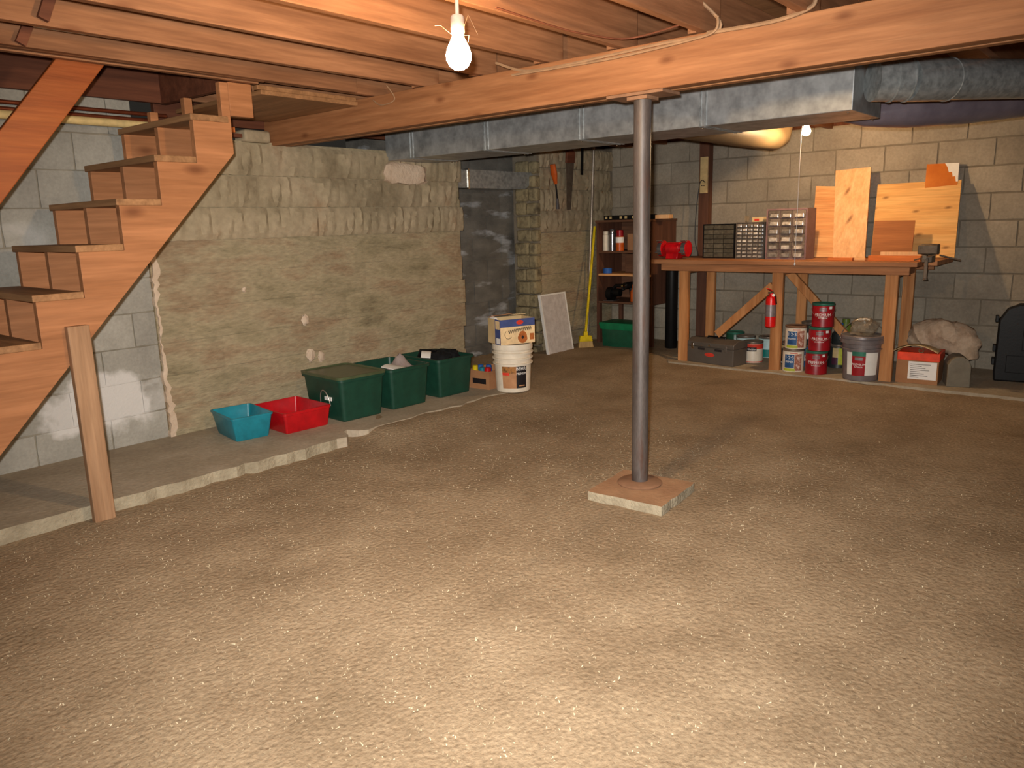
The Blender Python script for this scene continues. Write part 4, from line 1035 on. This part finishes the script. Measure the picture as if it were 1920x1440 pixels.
# ------------------------------------------------------------------ things under the bench
tF, tL = wz(1368, 688, BZ), wz(1282, 676, BZ)
a = math.atan2(tF.y - tL.y, tF.x - tL.x); TL = (tF - tL).length
tc = (tF + tL) / 2 + Vector((0, -.03, 0)) + Vector((-math.sin(a), math.cos(a), 0)) * .105
tbx = thing('tool_box', 'grey-brown metal tool box with black handle slots on the ledge', 'tool box', (tc.x, tc.y, BZ), a)
hx = TL / 2
mb = MB(); mb.box(-hx, hx, -.105, .105, 0, .145); mb.build('body', M_tbox, tbx, bevel=.006)
mb = MB(); mb.prism([(-.107, .147), (-.107, .185), (-.04, .215), (.04, .215), (.107, .185), (.107, .147)], 'x', -hx - .003, hx + .003); mb.build('lid', M_tbox, tbx, bevel=.004)
mb = MB(); mb.tube([(-.09, 0, .214), (-.09, 0, .228), (.09, 0, .228), (.09, 0, .214)], .008, seg=8); mb.build('handle', M_black, tbx)
for s in (-.36, .36):
    mb = MB(); mb.box(hx * s - .035, hx * s + .035, -.1075, -.105, .118, .138); mb.build('slot', M_ink, tbx, smooth=False)
for s in (-.74, .68):
    mb = MB(); mb.box(hx * s - .014, hx * s + .014, -.113, -.105, .12, .175); mb.build('latch', M_chrome if s < 0 else M_tbox, tbx, bevel=.004)
mb = MB(); mb.tube([(0, -.105, .165), (0, -.115, .165)], .01, seg=10); mb.build('lock', M_chrome, tbx)
mb = MB(); mb.prism([(.05 * math.cos(k * .393), .082 + .018 * math.sin(k * .393)) for k in range(16)], 'y', -.1075, -.105); mb.build('badge', M_redpr, tbx, smooth=False)

def gallon(name, lab, c, z, m, rimm=M_metalrim, r=.084, h=.19, group=None, handle=False, tilt=None):
    t = thing(name, lab, 'paint can', (c[0], c[1], z), 0, group)
    mb = MB(); mb.lathe([(0, .004), (r - .004, .004), (r - .003, .0), (r + .001, .002), (r, .008), (r, h - .022), (r - .002, h - .018)], seg=32); mb.build('body', m, t)
    mb = MB(); mb.lathe([(r - .001, h - .020), (r + .002, h - .014), (r + .002, h - .002), (r - .004, h), (r - .010, h - .006), (r - .014, h - .008), (0, h - .008)], seg=32); mb.build('rim', rimm, t)
    return t
def canband(t, r, z0, z1, a0, a1, m, nm_='label', d=.0008, seg=12):
    mb = MB(); mb.lathe([(r + d, z0), (r + d, z1)], seg=seg, a0=a0, a1=a1); return mb.build(nm_, m, t)
def cantext(par, txt, size, r, z, af, m=M_inkw, d=.002, sx=1, da=0):
    mb = MB(); bent_text(mb, txt, size, r + d, z, af, sx=sx, da=da); return mb.build('lettering', m, par)
def base(px, py, r, z=BZ):
    p = wz(px, py, z); dv = Vector((p.x, p.y, 0)).normalized(); return Vector((p.x + dv.x * r, p.y + dv.y * r, 0))
# white can with red top
c = base(1411, 681, .084); af = facing(c)
t = gallon('paint_can', 'white paint can with red top band beside the tool box', c, BZ, M_white)
canband(t, .084, .125, .168, 0, 2 * PI, M_redpr, seg=32); lb_ = canband(t, .084, .105, .14, af - .65, af + .35, M_dkl, d=.0016); cantext(lb_, 'Glidden', .024, .084, .122, af - .15, d=.003)
canband(t, .084, .006, .014, 0, 2 * PI, M_redpr, seg=32, nm_='base_band')
# pale blue and teal cans behind
for (px, py, lb, tl) in ((1389, 672, 'pale blue and white can behind the tool box corner', False), (1431, 674, 'teal and pale blue can behind the bench middle leg', True)):
    c = base(px, py, .084); c = c + Vector((.10, .0, 0))
    t = gallon('paint_can', lb, c, BZ, M_lblue); af = facing(c)
    canband(t, .084, .006, .075 if tl else .03, 0, 2 * PI, M_tealcan, seg=32)
    if not tl: canband(t, .084, .03, .15, af - .35, af + .1, M_tealcan)
c = base(1362, 668, .084) + Vector((.18, 0, 0)); gallon('paint_can', 'green-topped can behind the tool box', c, BZ, M_greenf, M_greenrim, h=.2)
# dark can with white letters left of the primer cans
c = base(1472, 688, .084) + Vector((.12, .0, 0)); af = facing(c)
t = gallon('paint_can', 'dark can with white lettering behind the primer cans', c, BZ, M_dkcan, M_metalrim); cantext(t, 'Re', .05, .084, .11, af - .45)
canband(t, .084, .14, .165, 0, 2 * PI, M_cream, seg=32); canband(t, .084, .008, .02, 0, 2 * PI, M_inkw, seg=32)
# primer cans, two stacked
pc0 = base(1486, 698, .084); pc1 = base(1489, 698, .084)
for i, (c, z, lb) in enumerate(((pc0, BZ, 'white primer can with blue label, lower of the stacked pair'), (pc1, BZ + .191, 'white primer can with blue label, upper of the stacked pair'))):
    t = gallon('primer_can', lb, c, z, M_white, M_rust if i else M_metalrim, group='stacked primer cans'); af = facing(c)
    l1 = canband(t, .084, .035, .145, af - .85, af + .10, M_bluel)
    canband(t, .084, .012, .15, af + .12, af + .85, M_pink); canband(t, .084, .008, .03, af - .95, af + .2, M_yg, d=.0012)
    cantext(l1, '1\u00b72\u00b73', .040, .084, .120, af - .37, sx=.95); cantext(l1, 'PRIMER', .024, .084, .084, af - .37, sx=.85)
    canband(t, .084, .155, .162, af - .3, af + .4, M_redpr, nm_='printed_line', d=.0012)
# cans behind the red stack
c = base(1512, 694, .084) + Vector((.14, .02, 0)); af = facing(c)
for i, (lb, m) in enumerate((('dark blue can behind the red stack, lowest', M_bluel), ('black can with white lettering behind the red stack', M_dkcan))):
    t = gallon('paint_can', lb, c, BZ + i * .191, m); canband(t, .084, .05, .10, af - .6, af - .1, M_inkw)
# red cans, three stacked
for i, (px, lb) in enumerate(((1529, 'red paint can with green rim, bottom of the stack of three'), (1533, 'red paint can with green rim, middle of the stack of three'), (1537, 'red paint can with green rim, top of the stack of three'))):
    c = base(px, 703, .084); af = facing(c)
    t = gallon('red_paint_can', lb, c, BZ + i * .192, M_redcan, M_greenrim, group='stacked red paint cans')
    l1 = MB(); l1.lathe([(.0848, .13), (.0848, .155)], seg=10, a0=af - .35, a1=af + .30); lo = l1.build('oval_logo', M_silverl, t)
    cantext(lo, 'Glidden', .020, .084, .142, af - .02, m=M_redcan, d=.0015)
    cantext(t, 'PREMIUM', .034, .084, .098, af - .02, sx=.9); cantext(t, 'INTERIOR', .016, .084, .074, af - .02)
    canband(t, .084, .145, .165, af + .55, af + .85, M_inkw, nm_='sticker')
    mb = MB(); P = []
    for k in range(15):
        b_ = -1.5 + 3.0 * k / 14; P.append((.089 * math.cos(af + b_), .089 * math.sin(af + b_), .15 - .075 * math.cos(b_)))
    mb.tube(P, .0018, seg=5); mb.build('bail_handle', M_metalrim, t)
# dark jug and bottle behind
c = base(1568, 692, .09) + Vector((.03, 0, 0)); af = facing(c)
t = gallon('paint_can', 'dark purple can with yellow label right of the red stack', c, BZ, M_dkcan, M_metalrim, h=.20)
canband(t, .084, .09, .17, af - .55, af + .0, M_cream); canband(t, .084, .03, .17, af + .0, af + .5, M_yg); canband(t, .084, .03, .09, af - .6, af - .05, M_pur)
jg = thing('glass_jug', 'dark bottle with blue cap standing on the purple can', 'bottle', (c.x, c.y, BZ + .193))
mb = MB(); mb.lathe([(0, 0), (.055, 0), (.06, .01), (.06, .09), (.035, .12), (.022, .135), (.022, .15), (0, .15)], seg=20); mb.build('body', M_dkcan, jg)
mb = MB(); mb.lathe([(0, .149), (.026, .149), (.026, .178), (0, .178)], seg=16); mb.build('cap', M_bluetape, jg)
c2 = Vector((c.x + .16, c.y - .0, 0)); mb = MB(); mb.lathe([(0, 0), (.05, 0), (.055, .01), (.055, .31), (.03, .36), (.03, .39), (0, .39)], seg=20)
tag(mb.build('tall_bottle', plain('olive_plastic', (96, 112, 44), .4), loc=(c2.x, c2.y, BZ)), 'tall green bottle behind the bottle with the blue cap', 'bottle')

# grey bucket
c = base(1612, 716, .135); af = facing(c)
gb_ = bucket('utility_bucket', 'grey bucket with wire handle and red-white label under the bench', c, BZ, .128, .146, .33, M_greyb, (.25,))
mb = MB(); mb.lathe([(.15, .285), (.157, .29), (.158, .318), (.154, .322), (.158, .326), (.157, .345), (.150, .350), (.135, .344), (0, .344)], seg=40); mb.build('lid', M_greyb, gb_)
def rg(z): return .128 + .018 * z / .33 + .0012
lab = MB(); band(lab, rg(.05), rg(.225), .05, .225, af - .80, af + .95, seg=24); lo = lab.build('label', M_paper, gb_)
lab = MB(); band(lab, rg(.045) + .001, rg(.20) + .001, .045, .20, af - .48, af + .22); lr = lab.build('label', M_redcan, gb_, label='red label panel')
lab = MB(); band(lab, rg(.20) + .001, rg(.232) + .001, .198, .232, af - .48, af + .22); lab.build('label', M_greenrim, gb_)
lab = MB(); band(lab, rg(.165) + .002, rg(.185) + .002, .165, .188, af - .33, af + .07); lab.build('oval_logo', M_silverl, lr)
cantext(lr, 'PREMIUM', .026, rg(.13), .132, af - .13, sx=.95); cantext(lr, 'INTERIOR', .014, rg(.11), .112, af - .13)
mb = MB(); P = []
for k in range(25):
    t_ = PI * k / 24; P.append((.160 * math.cos(t_) * math.sin(-af) * -1, .160 * math.cos(t_) * math.cos(af) * -1 * -1, .30 + .165 * math.sin(t_)))
P = [(.160 * math.cos(PI * k / 24) * -math.sin(af), .160 * math.cos(PI * k / 24) * math.cos(af), .30 + .165 * math.sin(PI * k / 24)) for k in range(25)]
mb.tube(P, .003, seg=6); mb.build('bail_handle', M_metalrim, gb_)
mb = MB(); mb.tube(P[10:15], .009, seg=8); mb.build('grip', M_white, gb_)
mb = MB(); lump(mb, (0, 0, .06), .09, .085, .06, 3.3, seg=24, rings=14, jit=.16)
tag(mb.build('plastic_bag', M_clear, loc=(c.x, c.y, BZ + .346)), 'crumpled clear plastic bag on the grey bucket lid', 'bag')

# orange-topped carton with label
oF, oR = wz(1678, 716, BZ), wz(1757, 723, BZ)
a = math.atan2(oR.y - oF.y, oR.x - oF.x); OW = (oR - oF).length
oc = (oF + oR) / 2 + Vector((-math.sin(a), math.cos(a), 0)) * .13
ox = thing('labelled_carton', 'cardboard carton with orange lid and white label right of the bench leg', 'box', (oc.x, oc.y, BZ), a)
hx = OW / 2
mb = MB(); mb.box(-hx, hx, -.13, .13, 0, .19); mb.build('carton', M_card, ox, smooth=False, bevel=.002)
mb = MB(); mb.box(-hx + .004, hx + .004, -.135, .135, .175, .235); mb.build('lid', M_orangel, ox, smooth=False, bevel=.003)
mb = MB(); mb.box(-hx * .42, hx * .92, -.1315, -.13, .035, .168); lbl = mb.build('label', M_inkw, ox, smooth=False)
for k in range(8):
    mb = MB(); x1_ = hx * (.1 + .6 * ((k * 37) % 10) / 10); mb.box(-hx * .32, x1_, -.1325, -.1315, .048 + k * .014, .052 + k * .014); mb.build('printed_line', M_tbox, lbl, smooth=False)
Mo = Matrix.Translation((oc.x, oc.y, BZ)) @ Matrix.Rotation(a, 4, 'Z')
o = sheet(10, 4, lambda u, v: ((u - .5) * .30, (v - .5) * .16, .05 * math.sin(u * PI) * (1 - .2 * v)), 'curled_card', M_cardt, (0, 0, 0), (0, 0, 0)); o.matrix_world = Mo @ Matrix.Translation((-.02, -.05, .242))
tag(o, 'curled tan card lying on the orange carton lid', 'card')
mb = MB(); mb.tube([(.016 * math.cos(k * .524), 0, .016 * math.sin(k * .524)) for k in range(13)], .004, seg=6)
o = mb.build('steel_ring', M_chrome); o.matrix_world = Mo @ Matrix.Translation((.02, -.135, .255)); tag(o, 'small white ring under the curled card on the orange carton', 'ring')
# insulation roll in plastic
pI0, pI1, pI2 = wx(1712, 640, 6.62), wx(1775, 632, 6.6), wx(1812, 662, 6.52)
mb = MB(); seg = 22; pts = [wx(1706, 645, 6.72), wx(1728, 632, 6.72), wx(1760, 628, 6.72), wx(1793, 636, 6.72), wx(1810, 655, 6.70), wx(1818, 676, 6.68)]
rr_ = [.045, .115, .13, .125, .11, .05]; P2 = []; R2 = []
for k in range(31):
    t_ = k / 30 * 5; i = min(4, int(t_)); f_ = t_ - i; f_ = f_ * f_ * (3 - 2 * f_) * .5 + f_ * .5
    P2.append(pts[i].lerp(pts[i + 1], f_)); R2.append(rr_[i] + (rr_[i + 1] - rr_[i]) * f_)
mb.tube(P2, R2, seg=seg)
mb.v = [(x + .012 * noise2(x * 9, z * 9, y * 5), y + .012 * noise2(y * 9, z * 8, x * 3), z + .012 * noise2(x * 8, y * 10, 2)) for x, y, z in mb.v]
tag(mb.build('insulation_roll', M_foam), 'pinkish tan bundle of insulation slumped behind the orange carton', 'insulation')
# grey cast block with arched top
mF, mR = wz(1774, 725, BZ), wz(1818, 727, BZ)
a = math.atan2(mR.y - mF.y, mR.x - mF.x); mw = (mR - mF).length / 2
mc = (mF + mR) / 2
mb = MB(); mb.prism([(-mw, 0), (mw, 0), (mw, .16), (mw * .72, .20), (mw * .3, .222), (-mw * .3, .222), (-mw * .72, .20), (-mw, .16)], 'y', 0, .20)
tag(mb.build('concrete_block', M_greyblk, smooth=False, bevel=.006, loc=(mc.x, mc.y, BZ), rot=(0, 0, a)), 'grey arched-top concrete block beside the labelled carton', 'concrete block')
# black case at the right edge
k0 = wz(1857, 713, BZ); a = math.atan2(-.92, .15)
ck = thing('tool_case', 'black hard plastic tool case standing upright at the right edge', 'case', (k0.x + .02, k0.y - .215, BZ), a)
mb = MB(); ch = .58; mb.prism([(-.2, 0), (.2, 0), (.205, .06), (.2, ch - .12), (.15, ch - .03), (.08, ch), (-.08, ch), (-.15, ch - .03), (-.2, ch - .12), (-.205, .06)], 'y', .0, .07); mb.build('shell', M_black, ck, smooth=False, bevel=.012)
mb = MB(); mb.prism([(-.2, 0), (.2, 0), (.2, ch - .12), (.08, ch), (-.08, ch), (-.2, ch - .12)], 'y', .072, .13); mb.build('shell', M_black, ck, smooth=False, bevel=.012)
for z in (.12, .22, .44):
    mb = MB(); mb.box(-.222, -.2, .03, .10, z, z + .05); mb.build('latch', M_black, ck, bevel=.004)
mb = MB(); mb.box(-.13, .13, -.006, 0, .07, .20); mb.build('raised_panel', M_black, ck, bevel=.003)
mb = MB()
mb.box(-.04, .04, -.006, 0, .24, .58); mb.build('raised_panel', M_black, ck, bevel=.003)
for i, z in enumerate((.27, .32, .38, .44, .50)):
    mb = MB(); mb.box(-.025, .025, -.010, -.006, z, z + .012 + .01 * (i % 2)); mb.build('embossed_bar', M_dkcan, ck, bevel=.002)

# ------------------------------------------------------------------ on the bench
def onb(px, X): return wx(px, 486, X).y
# bench grinder
gx = 6.40; gy = onb(1264, gx)
gr = thing('bench_grinder', 'red bench grinder at the left end of the workbench', 'bench grinder', (gx, gy, BT))
mb = MB(); mb.tube([(0, -.075, .085), (0, -.06, .09), (0, .06, .09), (0, .075, .085)], [.045, .058, .058, .045], seg=24); mb.build('motor', M_redmetal, gr)
mb = MB(); mb.prism([(-.06, 0), (.06, 0), (.045, .05), (-.045, .05)], 'y', -.06, .06); mb.build('base', M_redmetal, gr, bevel=.006)
for s in (-1, 1):
    mb = MB(); mb.tube([(0, s * .10, .09), (0, s * .14, .09)], .072, seg=28); mb.build('wheel_guard', M_redmetal, gr)
    mb = MB(); mb.tube([(-.018, s * .102, .09), (-.018, s * .138, .09)], .062, seg=24); mb.build('wheel', M_graycan, gr)
    mb = MB(); mb.tube([(0, s * .075, .088), (0, s * .101, .09)], .014, seg=10); mb.build('shaft', M_chrome, gr)
    mb = MB(); mb.bar((-.03, s * .12, .15), (-.075, s * .12, .165), .05, .004); mb.build('eye_shield', M_cleard, gr)
    mb = MB(); mb.bar((-.07, s * .12, .065), (-.10, s * .12, .06), .05, .008); mb.build('tool_rest', M_graycan, gr)
# organisers
def organiser(name, lab, px0, px1, X, ztop_px, rows, cols, frame, dm, depth=.15, grip=True, side=.008):
    y1, y0 = onb(px0, X), onb(px1, X); h = wx((px0 + px1) / 2, ztop_px, X).z - BT
    t = thing(name, lab, 'organiser', (X, (y0 + y1) / 2, BT)); hw = (y1 - y0) / 2
    mb = MB(); mb.box(0, depth, -hw, -hw + side, 0, h); mb.box(0, depth, hw - side, hw, 0, h); mb.box(0, depth, -hw + side, hw - side, 0, side); mb.box(0, depth, -hw + side, hw - side, h - side, h)
    mb.box(depth - .005, depth, -hw + side, hw - side, side, h - side)
    ih = (h - 2 * side) / rows; iw = (2 * hw - 2 * side) / cols
    for r in range(1, rows): mb.box(.004, depth - .005, -hw + side, hw - side, side + r * ih - .0015, side + r * ih + .0015)
    for c_ in range(1, cols): mb.box(.003, depth - .006, -hw + side + c_ * iw - .001, -hw + side + c_ * iw + .001, side, h - side)
    mb.build('frame', frame, t, smooth=False)
    md = MB(); md.box(0, depth * .9, -iw / 2 + .0025, iw / 2 - .0025, 0, ih - .005); me = md.mesh('drawer', dm, False)
    mg = MB(); mg.prism([(-.012, .1 * ih), (0, .05 * ih), (0, .55 * ih), (-.006, .5 * ih)], 'y', -iw * .30, iw * .30); meg = mg.mesh('grip', M_grip, False)
    for r in range(rows):
        for c_ in range(cols):
            o = bpy.data.objects.new('drawer', me); COL.objects.link(o); o.parent = t; o.location = (.002, -hw + side + (c_ + .5) * iw, side + r * ih + .002)
            if grip:
                g = bpy.data.objects.new('grip', meg); COL.objects.link(g); g.parent = o
                g.rotation_euler = (0, random.uniform(-.25, .15), 0)
    return t
organiser('drawer_organiser', 'black small-parts organiser with seven wide rows on the bench', 1317, 1376, 6.50, 420, 7, 3, M_black, M_darkd, grip=False)
organiser('drawer_organiser', 'grey small-parts organiser with many tiny clear drawers, middle of three', 1378, 1432, 6.50, 417, 9, 5, M_tbox, M_cleard)
om = organiser('drawer_organiser', 'mauve-grey organiser with large clear drawers, tallest of three', 1434, 1510, 6.42, 391, 6, 3, M_mauve, M_cleard, depth=.2, side=.013)
# things on the organisers
y = onb(1394, 6.53); zt = wx(1394, 417, 6.5).z
mb = MB(); mb.tube([(0, .0, 0), (0, -.02, 0)], .028, seg=20); tag(mb.build('wire_spool', M_clear, loc=(6.55, y, zt + .030)), 'small clear spool on the grey organiser', 'spool')
y = onb(1418, 6.53); mb = MB(); mb.box(-.04, .04, -.05, .05, 0, .04); mb.box(-.042, -.04, -.012, .03, .008, .026, 1)
tag(mb.build('small_box', [M_cardt, M_redpr], loc=(6.57, y, zt + .002), smooth=False), 'small tan box on the grey organiser', 'box')

# leaning boards
def lean(name, lab, corners, x0, x1, th, m, z0=BT, cat='board'):
    """corners: pixel BL, BR, TR, TL; board leans from x0 (bottom) to x1 (top)"""
    ps = [wx(*corners[0], x0), wx(*corners[1], x0), wx(*corners[2], x1), wx(*corners[3], x1)]
    for q in ps[:2]: q.z = z0 + .005
    c = (ps[0] + ps[1]) / 2; n_ = (ps[1] - ps[0]).cross(ps[3] - ps[0]).normalized()
    if n_.x < 0: n_ = -n_
    mb = MB(); fr = [q - c for q in ps]; bk = [q + n_ * th for q in fr]
    mb.add(fr + bk, [(0, 1, 2, 3), (7, 6, 5, 4), (0, 4, 5, 1), (1, 5, 6, 2), (2, 6, 7, 3), (3, 7, 4, 0)])
    return tag(mb.build(name, m, smooth=False, loc=c), lab, cat)
lean('pine_board', 'wide banded pine board leaning behind the tall pale board', ((1520, 486), (1592, 486), (1600, 350), (1530, 349)), 6.74, 7.04, .018, M_pineb)
lean('pine_board', 'tall pale pine board leaning upright on the bench', ((1561, 485), (1621, 485), (1633, 313), (1567, 320)), 6.66, 6.99, .020, M_pine)
lean('plywood_sheet', 'large knotty plywood square leaning on the wall above the bench', ((1632, 486), (1789, 487), (1803, 337), (1646, 346)), 6.80, 7.06, .016, M_ply)
stb = lean('stained_board', 'orange stained board with bare white corner behind the plywood', ((1722, 486), (1782, 486), (1799, 305), (1738, 308)), 6.86, 7.10, .012, M_stain)
def onboard(px, py):
    x_ = 7.09
    for _ in range(8):
        q = wx(px, py, x_); x_ = 6.86 + (7.10 - 6.86) * (q.z - BT) / (wx(1770, 306, 7.10).z - BT) - .003
    return wx(px, py, x_)
wc = [onboard(*q) for q in ((1772, 306), (1799, 305), (1796, 340), (1792, 340), (1791, 330), (1786, 331), (1785, 322), (1779, 323), (1777, 314))]
mb = MB(); vs = [q - stb.location for q in wc]; n = len(vs); vs2 = [q + Vector((.003, 0, 0)) for q in vs]
mb.add(vs + vs2, [tuple(range(n)), tuple(reversed(range(n, 2 * n)))] + [(i, i + n, (i + 1) % n + n, (i + 1) % n) for i in range(n)]); mb.build('bare_corner', M_paper, stb, smooth=False)
lean('brown_panel', 'small dark brown square panel leaning on the plywood', ((1633, 481), (1709, 478), (1716, 413), (1640, 414)), 6.60, 6.74, .008, M_brownp)
# strips lying on the bench
for i, (px0, px1, X, z, h, w_, m, lb) in enumerate(((1627, 1726, 6.32, 0, .038, .06, M_orangew, 'orange-brown wood strip lying along the bench front by the vise'), (1552, 1598, 6.30, 0, .022, .05, M_orangew, 'short reddish wood strip lying before the pale pine board'),
                                  (1650, 1728, 6.46, 0, .062, .03, M_pine, 'thin pale strip behind the orange-brown wood strip'), (1600, 1622, 6.34, 0, .018, .04, M_pineb, 'small pale offcut between the two wood strips'))):
    y1, y0 = onb(px0, X), onb(px1, X); mb = MB(); mb.box(0, w_, -(y1 - y0) / 2, (y1 - y0) / 2, 0, h)
    tag(mb.build('wood_strip', m, loc=(X, (y0 + y1) / 2, BT + z + .001), smooth=False, bevel=.002, rot=(0, 0, .02 * (i - 1))), lb, 'wood strip')
# vise clamped on the front corner
vy = wx(1740, 480, 6.20).y
vs_ = thing('bench_vise', 'small iron vise clamped at the right front corner of the bench', 'vise', (6.22, vy, BT))
mb = MB(); mb.box(-.05, .05, -.035, .035, 0, .055); mb.build('base', M_visem, vs_, bevel=.006)
mb = MB(); mb.box(.005, .05, -.06, .06, .055, .13); mb.build('jaw', M_visem, vs_, bevel=.006)
mb = MB(); mb.box(-.05, -.008, -.065, .065, .06, .125); mb.build('jaw', M_visem, vs_, bevel=.006)
mb = MB(); mb.tube([(-.12, 0, .04), (.05, 0, .04)], .014, seg=12); mb.build('screw', M_chrome, vs_)
mb = MB(); mb.tube([(-.11, -.07, .06), (-.11, .07, .02)], .005, seg=8); mb.build('handle_bar', M_chrome, vs_)
mb = MB(); mb.box(-.062, -.05, -.012, .012, -.115, .05); mb.build('clamp_arm', M_visem, vs_, bevel=.003)
mb = MB(); mb.tube([(-.04, 0, -.125), (-.04, 0, -.10)], [.018, .01], seg=12); mb.build('clamp_screw', M_visem, vs_)
mb = MB(); mb.tube([(0, -.07, .05), (.03, -.20, .015)], .006, seg=8); mb.build('lever', M_visem, vs_)
